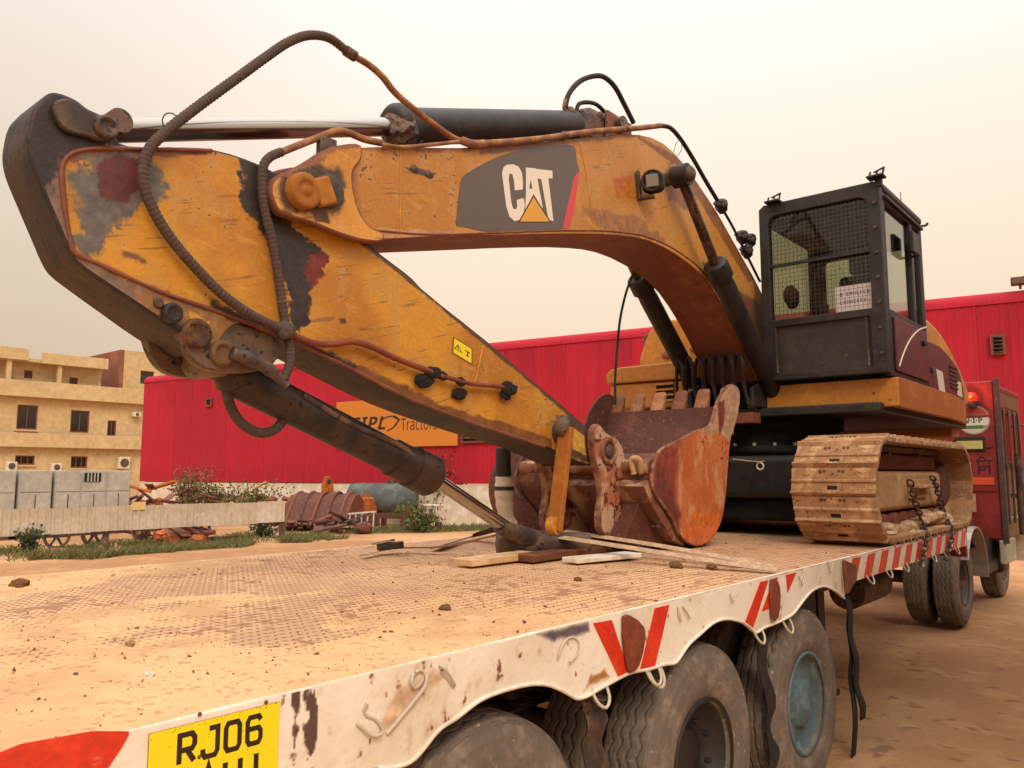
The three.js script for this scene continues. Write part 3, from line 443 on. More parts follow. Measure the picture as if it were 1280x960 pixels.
// ---------- lowbed trailer ----------
const DECK = 1.29, XR = -1.774, XL = -4.86, ZA = 1.3, ZB = -9.32;
function tyreGeo(R, W, zig = 0.012, lugs = 0) {   // axle along x, outer face at x = 0, inner at -W; tread grooves are cut into the mesh
  const NT = 288, bead = R * 0.53, prof = [];   // [x, r, tread?]
  prof.push([-0.05, bead - 0.02, 0], [-0.02, bead, 0], [-0.005, R * 0.62, 0], [0.002, R * 0.66, 0], [-0.002, R * 0.68, 0], [0.0, R * 0.75, 0], [0.003, R * 0.78, 0], [-0.001, R * 0.79, 0], [-0.006, R * 0.86, 0], [-0.003, R * 0.875, 0], [-0.010, R * 0.885, 0], [-0.018, R * 0.93, 0], [-0.02, R * 0.94, 0], [-0.027, R * 0.965, 2]);
  const n = 44; for (let i = 0; i <= n; i++) { const t = i / n, x = -0.032 - t * (W - 0.064), c = (t - 0.5) * 2; prof.push([x, R - 0.012 * c * c, 1]); }
  prof.push([-W + 0.027, R * 0.965, 2], [-W + 0.018, R * 0.93, 0], [-W, R * 0.75, 0], [-W + 0.02, bead, 0], [-W + 0.05, bead - 0.02, 0]);
  const pos = [], uv = [], idx = [], K = prof.length, g4 = [0.16, 0.39, 0.61, 0.84];
  for (let i = 0; i <= NT; i++) {
    const a = i / NT * Math.PI * 2, z = (((i % 8) < 4 ? (i % 8) : 8 - (i % 8)) - 2) / 2;
    prof.forEach(([x, r, kind], k) => {
      let rr = r;
      if (kind === 1) { const t = (-x - 0.032) / (W - 0.064); for (const gq of g4) if (Math.abs(t - gq - z * zig / W) < 0.017) rr -= 0.012; if (lugs && (t < 0.16 || t > 0.84) && i % 8 < 2) rr -= 0.014; }
      if (kind === 2 && i % 8 < 2) rr -= 0.010;
      pos.push(x, Math.sin(a) * rr, Math.cos(a) * rr); if (kind) uv.push(i / NT * 6.28 * R, x); else uv.push(Math.cos(a) * rr, Math.sin(a) * rr);
    });
  }
  for (let i = 0; i < NT; i++) for (let k = 0; k < K - 1; k++) { const a = i * K + k, b = a + K; idx.push(a, a + 1, b, a + 1, b + 1, b); }
  const g = new THREE.BufferGeometry(); g.setAttribute('position', new THREE.Float32BufferAttribute(pos, 3)); g.setAttribute('uv', new THREE.Float32BufferAttribute(uv, 2)); g.setIndex(idx); g.computeVertexNormals(); return g;
}
function rimGeo(R, W, deep) {
  const b = R * 0.53; return turned([0.0, 0, 0], [-1, 0, 0], [[0.012, b - 0.012], [0.008, b + 0.006], [0.02, b + 0.006], [0.04, b - 0.012], [0.05, b - 0.035], [deep, b - 0.06], [deep + 0.01, b * 0.5], [deep - 0.03, b * 0.45], [deep - 0.03, 0.0]], 40);
}
const TY = tyreGeo(0.535, 0.27, 0.014), TYL = tyreGeo(0.535, 0.27, 0.006, 1), RIM = rimGeo(0.535, 0.27, 0.14), RIMF = rimGeo(0.535, 0.27, 0.06);
const boltGeo = new THREE.CylinderGeometry(0.014, 0.014, 0.03, 6); boltGeo.rotateZ(Math.PI / 2);
function wheel(parent, pos, tg, rg, rm, label, bolts = 8, spin = 0) {
  const w = new THREE.Group(); w.name = 'wheel'; if (label) w.userData.label = label; w.position.set(...pos); w.rotation.x = spin; place(w, parent);
  local(w, 'tyre', tg, mat.tyre); const r = local(w, 'rim', rg, rm); void r;
  for (let i = 0; i < bolts; i++) { const a = i / bolts * 6.283; local(w, 'wheel_nut', boltGeo, rm, [-0.085, Math.sin(a) * 0.17, Math.cos(a) * 0.17]); }
  return w;
}
const trailer = thing('lowbed_trailer', 'long lowbed trailer with red and white striped skirt carrying the excavator', 'trailer', [-3.3, 0, -4]);
const tb = trailer.position;
{
  const deckT = tex(640, 1536, (u, v) => {
    const x = u * 3.09, z = v * 10.6, n = fbm(x * 0.8 + 30, z * 0.8 + 30, 999, 101, 5), m = fbm(x * 5 + 30, z * 5 + 30, 999, 102, 4), q = fbm(x * 26 + 30, z * 26 + 30, 999, 103, 3);
    let c = mix([186, 147, 112], [198, 158, 120], sst(0.35, 0.65, m)); c = mix(c, [208, 166, 124], sst(0.46, 0.62, n * 0.7 + m * 0.3)); c = mix(c, [134, 90, 64], 0.65 * sst(0.55, 0.68, m * 0.5 + q * 0.5)); return c;
  });
  deckT.wrapS = deckT.wrapT = THREE.ClampToEdgeWrapping;
  const g = new THREE.PlaneGeometry(XR - XL, ZA - ZB); g.rotateX(-Math.PI / 2); g.translate((XR + XL) / 2, DECK, (ZA + ZB) / 2);
  const db = box(XL + 0.003, XR - 0.024, DECK - 0.05, DECK - 0.004, ZB, ZA); part(trailer, 'deck_plate', g, M({ map: deckT, bumpMap: rep(bumpT, 0.1), roughness: 0.85, bumpScale: 0.002 })); part(trailer, 'deck_slab', db, mat.brown);
  // raised lozenges of the chequer plate
  const lz = new THREE.OctahedronGeometry(1, 0), N = 17000, im = new THREE.InstancedMesh(lz, MT(T.sandy, 0.7, { color: 0xe6d2c0, roughness: 0.95 }), N), o = new THREE.Object3D(); let k = 0; im.name = 'chequer_lozenge'; im.userData = { kind: 'stuff' };
  for (let i = 0; i < 58 && k < N; i++) for (let j = 0; j < 290 && k < N; j++) { const x = XR - 0.03 - i * 0.0525, z = -0.2 - j * 0.031; if (x < XL + 0.02 || z < ZB + 0.1) continue; o.position.set(x - tb.x, DECK, z - tb.z); o.rotation.y = (i + j) % 2 ? 0.785 : -0.785; o.scale.set(0.017, 0.0024, 0.007); o.updateMatrix(); im.setMatrixAt(k++, o.matrix); }
  im.count = k; place(im, trailer);
  // skirt with wheel arches
  const low = smooth([[-1.525,1.033],[-1.596,1.019],[-1.657,1.022],[-1.762,1.082],[-1.83,1.097],[-1.946,1.129],[-2.095,1.134],[-2.205,1.126],[-2.281,1.109],[-2.35,1.082],[-2.461,1.026]], 3, false).concat(smooth([[-2.526,1.021],[-2.699,1.04],[-2.827,1.049],[-2.982,1.037],[-3.101,1.034],[-3.197,1.025],[-3.248,1.047],[-3.316,1.081],[-3.425,1.11],[-3.572,1.143],[-3.691,1.142],[-3.814,1.119],[-3.914,1.088],[-4.035,1.027]], 3, false), smooth([[-4.137,1.037],[-4.419,1.044],[-4.548,1.057],[-4.713,1.112],[-4.845,1.148],[-5.049,1.154],[-5.258,1.103],[-5.418,1.04]], 3, false));
  const zk = low[low.length - 1][0], [[, yk]] = [[-9.164,1.123]];
  const skirt = [[ZA, DECK + 0.004], [ZA, low[0][1]], ...low, [zk - 0.03, 1.06], [zk - 0.05, yk], [-9.14, yk], [-9.14, DECK + 0.004]];
  const [[fa], [fb], [fc]] = [[-1.205,1.29],[-1.271,1.284],[-1.335,1.283]]; const chips = (s, y) => { const n = fbm(s * 3 + 40, y * 3 + 40, 999, 111), q = fbm(s * 28 + 40, y * 22 + 40, 999, 112, 4), b = fbm(s * 70 + 40, y * 14 + 40, 999, 113, 3); let c = mix([236, 226, 210], [222, 208, 186], sst(0.4, 0.7, n)); c = mix(c, [196, 166, 138], 0.6 * sst(0.58, 0.74, n * 0.4 + q * 0.6)); c = mix(c, [122, 78, 58], sst(0.67, 0.72, q * 0.62 + n * 0.2 + b * 0.18)); { const k = sst(-fa - 0.01, -fa + 0.02, s) * (1 - sst(-fb, -fc + 0.03, s)), e = fbm(s * 26 + 40, y * 9 + 40, 999, 114, 5), f2 = k * (0.55 + 0.45 * sst(1.0, 1.29, y)); c = mix(c, [92, 66, 60], sst(0.60, 0.64, e * 0.76 + f2 * 0.24)); } return c; };
  const flakes = [[[[-2.237,1.286],[-2.542,1.284],[-2.557,1.247],[-2.319,1.254]], [96, 84, 92], 0.01, 0.012], [[[-2.501,1.038],[-2.683,1.061],[-2.65,1.096],[-2.554,1.102]], [168, 116, 66], 0.02, 0.01], [[[-1.54,1.147],[-1.603,1.231],[-1.73,1.252],[-1.747,1.226],[-1.635,1.18],[-1.576,1.11]], [206, 170, 140], 0.03, 0.02], [[[-0.588,1.307],[-9.029,1.292],[-9.025,1.281],[-0.588,1.301]], [126, 84, 62], 0.012, 0.006]];
  part(trailer, 'skirt', prism(skirt, XR - 0.02, XR, 0.004), [M({ map: plateTex(skirt, 2048, 128, chips, flakes, 115), roughness: 0.55, bumpMap: rep(bumpT, 0.8), bumpScale: 0.004 }), mat.white]);
  const edge = hose(low.map(([z, y]) => [XR + 0.003, y, z]), 0.007, { seg: 6 }); part(trailer, 'skirt_lip', edge, mat.white);
  // red reflective stripes, plates and brackets
  const tape = (q, name = 'reflector_stripe', m = mat.red, t = 0.003) => part(trailer, name, prism(q, XR + 0.0005, XR + 0.0005 + t, 0), m);
  const redM = MT(patchy(116, [222, 62, 34], [206, 52, 30], 0.5, [188, 110, 84], 5, 0.72), 0.6, { roughness: 0.4 });
  for (const q of [[[-2.573,1.277],[-2.699,1.272],[-2.818,1.054],[-2.745,1.046]], [[-3.03,1.276],[-3.152,1.275],[-3.021,1.041],[-2.906,1.05]], [[-4.116,1.275],[-4.22,1.274],[-4.008,1.059],[-3.905,1.089]], [[-4.285,1.277],[-4.351,1.277],[-4.229,1.127],[-4.124,1.124]], [[-4.465,1.279],[-4.619,1.278],[-4.478,1.179]]]) tape(q, 'reflector_stripe', redM);
  for (let i = 0; i < 11; i++) { const z = -5.62 - i * 0.335; tape([[z, DECK - 0.012], [z - 0.17, DECK - 0.012], [z - 0.05, yk + 0.006], [z + 0.12, yk + 0.006]], 'reflector_stripe', redM); }
  tape(smooth([[-0.535,1.303],[-0.83,1.294],[-0.824,1.276],[-0.804,1.248],[-0.769,1.211],[-0.678,1.199],[-0.54,1.225]], 3), 'painted_red_patch', redM);
  { // number plate panel
    const q = [[-0.875,1.292],[-1.202,1.287]], z0 = q[0][0], z1 = q[1][0], yT = DECK - 0.012, yB = low[0][1] + 0.012, w = z0 - z1, h = yT - yB, cv = document.createElement('canvas'); cv.width = 1024; cv.height = Math.round(1024 * h / w);
    const x = cv.getContext('2d'), fx = (z) => (z0 - z) / w * 1024, fy = (y) => (yT - y) / h * cv.height; x.fillStyle = '#e8d81c'; x.fillRect(0, 0, cv.width, cv.height);
    const r = rng(117); x.fillStyle = '#6a4a2c'; for (let i = 0; i < 260; i++) { const e = r(), rr = r() * r() * 5; x.beginPath(); x.ellipse(r() * 1024, e < 0.55 ? r() * r() * 50 : r() * cv.height, rr, rr * (0.5 + r()), r() * 3, 0, 7); x.fill(); }
    x.fillStyle = '#c8a622'; for (let i = 0; i < 60; i++) { x.globalAlpha = 0.35; x.fillRect(r() * 1024, r() * cv.height, 3 + r() * 30, 2 + r() * 5); } x.globalAlpha = 1;
    const tl = [[-0.941,1.262],[-1.152,1.254],[-0.948,1.201],[-1.154,1.195]], line = (t, za, ya, zb, yb) => { x.fillStyle = '#1c1610'; const hh = fy(yb) - fy(ya); x.font = `bold ${Math.round(hh * 1.36)}px sans-serif`; x.save(); x.translate(fx(za), fy(yb)); x.scale((fx(zb) - fx(za)) / x.measureText(t).width, 1); x.fillText(t, 0, 0); x.lineWidth = 9; x.strokeStyle = '#1c1610'; x.strokeText(t, 0, 0); x.restore(); };
    const hh = tl[0][1] - tl[2][1], glyph = { R: [[0, 1, 0, 0, 0.8, 0, 1, 0.16, 1, 0.4, 0.84, 0.54, 0, 0.54], [0.5, 0.54, 1, 1]], J: [[0.4, 0, 1, 0, 1, 0.84, 0.84, 1, 0.16, 1, 0, 0.84, 0, 0.7]], 0: [[0.16, 0, 0.84, 0, 1, 0.16, 1, 0.84, 0.84, 1, 0.16, 1, 0, 0.84, 0, 0.16, 0.16, 0, 0.4, 0]], 6: [[1, 0.16, 0.84, 0, 0.16, 0, 0, 0.16, 0, 0.84, 0.16, 1, 0.84, 1, 1, 0.84, 1, 0.58, 0.84, 0.44, 0, 0.44]], G: [[1, 0.16, 0.84, 0, 0.16, 0, 0, 0.16, 0, 0.84, 0.16, 1, 0.84, 1, 1, 0.84, 1, 0.5, 0.6, 0.5]], A: [[0, 1, 0.5, 0, 1, 1], [0.2, 0.66, 0.8, 0.66]], U: [[0, 0, 0, 0.84, 0.16, 1, 0.84, 1, 1, 0.84, 1, 0]], 1: [[0.5, 0, 0.5, 1]] };
    const row = (txt, za, zb, ya) => { const w1 = (fx(zb) - fx(za)) / (txt.length * 1.36 - 0.36), H = fy(ya - hh) - fy(ya); x.strokeStyle = '#2a1c12'; x.lineWidth = w1 * 0.29; x.lineJoin = 'miter'; [...txt].forEach((ch, i) => { for (const L of glyph[ch]) { x.beginPath(); for (let k = 0; k < L.length; k += 2) { const px = fx(za) + w1 * (i * 1.36 + 0.1 + L[k] * 0.86), py = fy(ya) + H * L[k + 1]; if (k) x.lineTo(px, py); else x.moveTo(px, py); } x.stroke(); } }); }; void line;
    row('RJ06', tl[0][0], tl[1][0], tl[0][1] - 0.005); row('GAU1', tl[0][0] + 0.01, tl[1][0] - 0.01, tl[0][1] - hh * 1.5);
    const t = new THREE.CanvasTexture(cv); t.colorSpace = THREE.SRGBColorSpace; fitTex(t, -z0, yB, -z1, yT);
    part(trailer, 'number_plate', prism([[z0, yB], [z1, yB], [z1, yT], [z0, yT]], XR + 0.0005, XR + 0.004, 0), [M({ map: t, roughness: 0.4 }), mat.brown]);
    for (const [z, y] of [[-0.993,1.2],[-0.991,1.294],[-1.164,1.284]]) part(trailer, 'rivet', blob([XR + 0.003, y, z], 0.004, 0.005, 0.005, 3, 1, 0.1), mat.brown);
  }
  const bracket = (q, t) => part(trailer, 'stake_bracket', prism(q, XR + 0.004, XR + t, 0.008), MT(T.brown, 0.5, { color: 0xffd8b0 }));
  bracket(smooth([[-2.764,1.28],[-2.817,1.275],[-2.914,1.219],[-2.925,1.176],[-2.872,1.071],[-2.805,1.055],[-2.782,1.096]], 2), 0.022); bracket(smooth([[-4.23,1.279],[-4.315,1.258],[-4.34,1.179],[-4.297,1.07],[-4.221,1.068]], 2), 0.022);
  { const [[za, ya], [zb, yb], [zc, yc]] = [[-5.393,1.286],[-5.63,1.251],[-5.425,1.071]]; part(trailer, 'corner_bracket', prism([[za, ya], [zb + 0.02, ya - 0.05], [zb + 0.02, ya - 0.14], [zc, yc]], XR + 0.005, XR + 0.03, 0.006), mat.brown); void yb; }
  // rope hooks along the skirt and tie rings on its face
  const hook = ([z, y], s = 0.05) => part(trailer, 'rope_hook', hose([[XR - 0.01, y + 0.03, z + s], [XR + 0.02, y - 0.03, z + s * 0.8], [XR + 0.03, y - 0.055, z], [XR + 0.02, y - 0.03, z - s * 0.8], [XR - 0.01, y + 0.03, z - s]], 0.0065, { seg: 8 }), mat.hook);
  for (const p of [[-2.611,1.021],[-3.001,1.027],[-4.065,1.027],[-4.451,1.022],[-3.026,1.013]]) hook(p); for (let i = 0; i < 7; i++) hook([-5.95 - i * 0.45, yk + 0.01], 0.06);
  const ring = (q, r0 = 0.008, r = r0 * 0.55) => part(trailer, 'tie_ring', hose(q.map(([z, y], i) => [XR + 0.006 + 0.006 * Math.sin(i * 1.3), y, z]), r, { seg: 8 }), mat.hook);
  ring([[-2.346,1.185],[-2.36,1.226],[-2.394,1.246],[-2.443,1.244],[-2.478,1.219],[-2.467,1.187],[-2.408,1.163]], 0.008); ring([[-1.703,1.251],[-1.694,1.225],[-1.647,1.185],[-1.587,1.137],[-1.554,1.116]], 0.011); ring([[-1.651,1.265],[-1.636,1.247],[-1.649,1.223],[-1.687,1.233],[-1.693,1.255],[-1.667,1.269],[-1.651,1.265]], 0.009);
  ring([[-1.756,1.267],[-1.78,1.248],[-1.822,1.189],[-1.801,1.212],[-1.763,1.247]], 0.008); ring([[-3.222,1.26],[-3.227,1.215],[-3.241,1.192]], 0.009); ring([[-3.266,1.255],[-3.301,1.215],[-3.322,1.195]], 0.008); ring([[-1.446,1.169],[-1.5,1.125],[-1.537,1.129],[-1.513,1.164],[-1.47,1.19],[-1.478,1.214]], 0.009); ring([[-3.743,1.257],[-3.758,1.221],[-3.796,1.239],[-3.834,1.258]]); ring([[-4.643,1.256],[-4.675,1.207],[-4.73,1.252]]); ring([[-5.126,1.297],[-5.16,1.231],[-5.211,1.285]]);
  // chassis under the deck
  for (const x of [-2.75, -3.85]) { part(trailer, 'chassis_beam', [box(x - 0.1, x + 0.1, DECK - 0.085, DECK - 0.055, ZB + 0.2, ZA - 0.1), box(x - 0.015, x + 0.015, 0.8, DECK - 0.086, ZB + 0.2, ZA - 0.1), box(x - 0.1, x + 0.1, 0.77, 0.799, ZB + 0.2, ZA - 0.1)], mat.brown); }
  for (let i = 0; i < 10; i++) part(trailer, 'cross_member', box(XL + 0.05, XR - 0.05, DECK - 0.16, DECK - 0.056, ZA - 0.5 - i * 1.06, ZA - 0.58 - i * 1.06), mat.brown);
  part(trailer, 'left_skirt', box(XL - 0.02, XL, 0.99, DECK, ZB, ZA), mat.white); part(trailer, 'front_beam', box(XL + 0.01, XR - 0.03, 1.0, DECK - 0.06, ZB, ZB + 0.06), mat.truckRed);
  [-2.03, -3.53, -4.82].forEach((z, i) => {
    const o = [['worn dark trailer wheel', TY, RIM, mat.black], ['worn dark trailer wheel', TY, RIM, mat.black], ['trailer wheel with a blue rim', TYL, RIMF, mat.blue]][i];
    wheel(trailer, [XR - 0.026 - tb.x, 0.51, z - tb.z], o[1], o[2], o[3], i === 2 ? o[0] : null, 8, 0.02 + i * 0.5);
    wheel(trailer, [XR - 0.365 - tb.x, 0.51, z - tb.z], TY, RIM, mat.oily, null, 0, 0.3);
    for (const x of [-3.99, -4.33]) wheel(trailer, [x - tb.x, 0.51, z - tb.z], TY, RIM, mat.oily, null, 0, 0.1);
    part(trailer, 'axle', cyl([-2.1, 0.51, z], [-4.5, 0.51, z], 0.07), mat.oily);
    for (const x of [-2.62, -3.98]) part(trailer, 'leaf_spring', [0, 1, 2, 3].map((k) => bar([x, 0.70 + k * 0.016, z - 0.5 + k * 0.09], [x, 0.70 + k * 0.016, z + 0.5 - k * 0.09], 0.08, 0.014)), mat.oily);
  });
  // landing legs, air tank, hanging rubber strips
  for (const x of [-2.35, -4.3]) part(trailer, 'landing_leg', [box(x - 0.07, x + 0.07, 0.35, DECK - 0.06, -6.5, -6.36), box(x - 0.05, x + 0.05, 0.18, 0.35, -6.48, -6.38), box(x - 0.14, x + 0.14, 0.14, 0.18, -6.56, -6.3)], mat.black);
  part(trailer, 'tool_box', box(-2.75, -2.25, 0.72, 1.02, -6.25, -5.75, 0.03), mat.black); part(trailer, 'air_tank', cyl([-2.3, 0.85, -7.9], [-2.3, 0.85, -7.1], 0.15), mat.oily);
  const strip = (p, w, m = mat.rubber) => { const c = new THREE.CatmullRomCurve3(p.map((q) => V(...q))), pos = [], idx = [], n = 24, q = V(); for (let i = 0; i <= n; i++) { c.getPoint(i / n, q); const k = w * (0.8 + 0.35 * fbm(i * 0.4, 2, 64, 119, 2)); for (const [a, b] of [[-1, 0.006], [1, 0.004], [1, -0.004], [-1, -0.006]]) pos.push(q.x + b + 0.01 * Math.sin(i * 0.7), q.y, q.z + a * k / 2); } for (let i = 0; i < n; i++) for (let j = 0; j < 4; j++) { const a = i * 4 + j, b = i * 4 + (j + 1) % 4; idx.push(a, a + 4, b, a + 4, b + 4, b); } const g = new THREE.BufferGeometry(); g.setAttribute('position', new THREE.Float32BufferAttribute(pos, 3)); g.setIndex(idx); g.computeVertexNormals(); return part(trailer, 'rubber_strip', cubeUV(g), m); };
  strip([[-1.82,1.029,-5.608],[-1.82,0.842,-5.646],[-1.82,0.637,-5.633],[-1.82,0.379,-5.645],[-1.82,-0.029,-5.617]], 0.07); strip([[-1.8,1.023,-5.544],[-1.8,0.798,-5.609],[-1.8,0.584,-5.66],[-1.8,0.369,-5.711],[-1.8,0.203,-5.788]], 0.09); strip([[-1.82,1.004,-4.181],[-1.82,0.831,-4.228],[-1.82,0.612,-4.294],[-1.82,0.401,-4.318],[-1.82,0.247,-4.282]], 0.11); strip([[-1.81,1.009,-2.583],[-1.81,0.934,-2.635],[-1.81,0.82,-2.622],[-1.81,0.643,-2.634]], 0.13, mat.oily); strip([[-1.79,0.992,-2.596],[-1.79,0.966,-2.639],[-1.79,0.983,-2.672]], 0.05, mat.hose);
}

// ---------- sand, clods and stones on the deck ----------
{
  const NX = 150, NZ = 420, pos = [], uv = [], idx = [], blotch = (x, z) => {
    const n = fbm(x * 0.9 + 60, z * 0.9 + 60, 999, 121, 4), m = fbm(x * 7 + 60, z * 7 + 60, 999, 122, 4);
    const near = Math.exp(-(((XR - x) / 0.55) ** 2)) * sst(-4.4, -1.2, z) + 0.8 * Math.exp(-(((x - XL) / 0.6) ** 2)) * sst(-6.5, -3, z) + 0.55 * sst(-1.9, -0.4, z);
    return (near * 0.40 + n - 0.76 + (m - 0.5) * 0.16) * 0.04;
  };
  for (let j = 0; j <= NZ; j++) for (let i = 0; i <= NX; i++) { const x = XL + 0.005 + (XR - XL - 0.008) * i / NX, z = 0.6 + (ZB + 0.2 - 0.6) * j / NZ; let h = Math.max(-0.012, Math.min(0.012, blotch(x, z))); if (i === 0 || i === NX) h = Math.min(h, 0.002); pos.push(x, DECK + h, z); uv.push(x, -z); }
  for (let j = 0; j < NZ; j++) for (let i = 0; i < NX; i++) { const a = j * (NX + 1) + i, b = a + NX + 1; const y = (k) => pos[k * 3 + 1]; if (Math.max(y(a), y(b), y(a + 1), y(b + 1)) < DECK - 0.002) continue; idx.push(a, a + 1, b, b, a + 1, b + 1); }
  const g = new THREE.BufferGeometry(); g.setAttribute('position', new THREE.Float32BufferAttribute(pos, 3)); g.setAttribute('uv', new THREE.Float32BufferAttribute(uv, 2)); g.setIndex(idx); g.computeVertexNormals();
  const s = new THREE.Mesh(g, M({ map: rep(tex(512, 512, (u, v) => { const n = fbm(u * 6, v * 6, 6, 123, 5), q = fbm(u * 90, v * 90, 90, 124, 3); let c = mix([214, 174, 126], [196, 154, 110], sst(0.35, 0.7, n)); return mix(c, [150, 112, 80], 0.5 * sst(0.6, 0.75, q)); }), 1.7), roughness: 1, bumpMap: rep(bumpT, 0.15), bumpScale: 0.004 }));
  s.name = 'sand'; s.userData = { kind: 'stuff', label: 'dusty tan sand drifted over the trailer deck', category: 'sand' }; place(s, scene);
  const r = rng(125), N = 1500, peb = new THREE.InstancedMesh(new THREE.IcosahedronGeometry(1, 0), M({ color: new THREE.Color().setRGB(0.34, 0.22, 0.13), roughness: 1 }), N), o = new THREE.Object3D(), c = new THREE.Color(); peb.name = 'grit'; peb.userData = { kind: 'stuff', label: 'fine grit and crumbs of dirt scattered on the trailer deck', category: 'grit' };
  for (let i = 0; i < N; i++) { const z = -0.3 - 8.4 * Math.pow(r(), 1.3), x = XL + 0.05 + r() * (XR - XL - 0.08), e = 0.002 + 0.005 * Math.pow(r(), 6); o.position.set(x, DECK + 0.002 + Math.max(0, Math.min(0.016, blotch(x, z))), z); o.rotation.set(r() * 6, r() * 6, 0); o.scale.set(e * (0.8 + r()), e * 0.7, e * (0.8 + r())); o.updateMatrix(); peb.setMatrixAt(i, o.matrix); const k = r(); c.setRGB(0.36 + 0.3 * k, 0.25 + 0.22 * k, 0.14 + 0.14 * k); peb.setColorAt(i, c); }
  place(peb, scene);
  const clod = (p, s, label, seed, m = mat.clod) => { const [x, z] = p[0], t = thing('dirt_clod', label, 'clod', [x, DECK, z]); local(t, 'clod_body', [blob([0, s * 0.4, 0], s, s * 0.6, s * 0.9, seed, 2, 0.5), blob([s * 1.1, s * 0.2, s * 0.4], s * 0.5, s * 0.3, s * 0.4, seed + 1, 2, 0.5)], m); };
  clod([[-2.349,-2.359]], 0.026, 'brown dirt clod in the middle of the deck', 131); clod([[-2.651,-1.231]], 0.018, 'small pale stone on the near part of the deck', 132, mat.sandy); clod([[-2.202,-1.079]], 0.016, 'pale stone on the sand above the yellow number plate', 133, mat.white);
  clod([[-2.352,-4.272]], 0.035, 'dark dirt clod on the deck in front of the bucket', 134); clod([[-2.464,-3.44]], 0.02, 'rusty brown clod on the deck near the white board', 135); clod([[-4.374,-1.483]], 0.045, 'brown clod at the far left edge of the deck', 136); clod([[-2.155,-4.336]], 0.03, 'small dark clod on the deck near the strap end', 139);
}

// ---------- tall lorry added out of view on the right to shade ground and skirt ----------
{
  const t = thing('shade_lorry', 'unseen brown box lorry added right of the trailer to block light', 'lorry', [1.7, 0, -8]), tp = t.position;
  part(t, 'cargo_body', box(0.45, 2.95, 1.05, 3.9, -11.2, -3.4, 0.04), mat.brown); for (let i = 0; i < 9; i++) part(t, 'body_rib', box(0.40, 0.448, 1.08, 3.86, -11.0 + i * 0.93, -10.92 + i * 0.93), mat.brown);
  part(t, 'cab_body', box(0.5, 2.9, 0.7, 3.0, -13.6, -11.5, 0.12), mat.truckRed); part(t, 'side_window', box(0.485, 0.499, 2.0, 2.7, -13.2, -12.2), M({ color: 0x2a2622, roughness: 0.1 })); part(t, 'chassis', box(1.1, 2.3, 0.75, 1.04, -13.4, -3.6), mat.oily);
  for (const z of [-4.6, -5.9, -12.6]) for (const x of [0.83, 2.85]) wheel(t, [x - tp.x, 0.53, z - tp.z], TY, RIM, mat.oily, null, 0, 0.2);
}
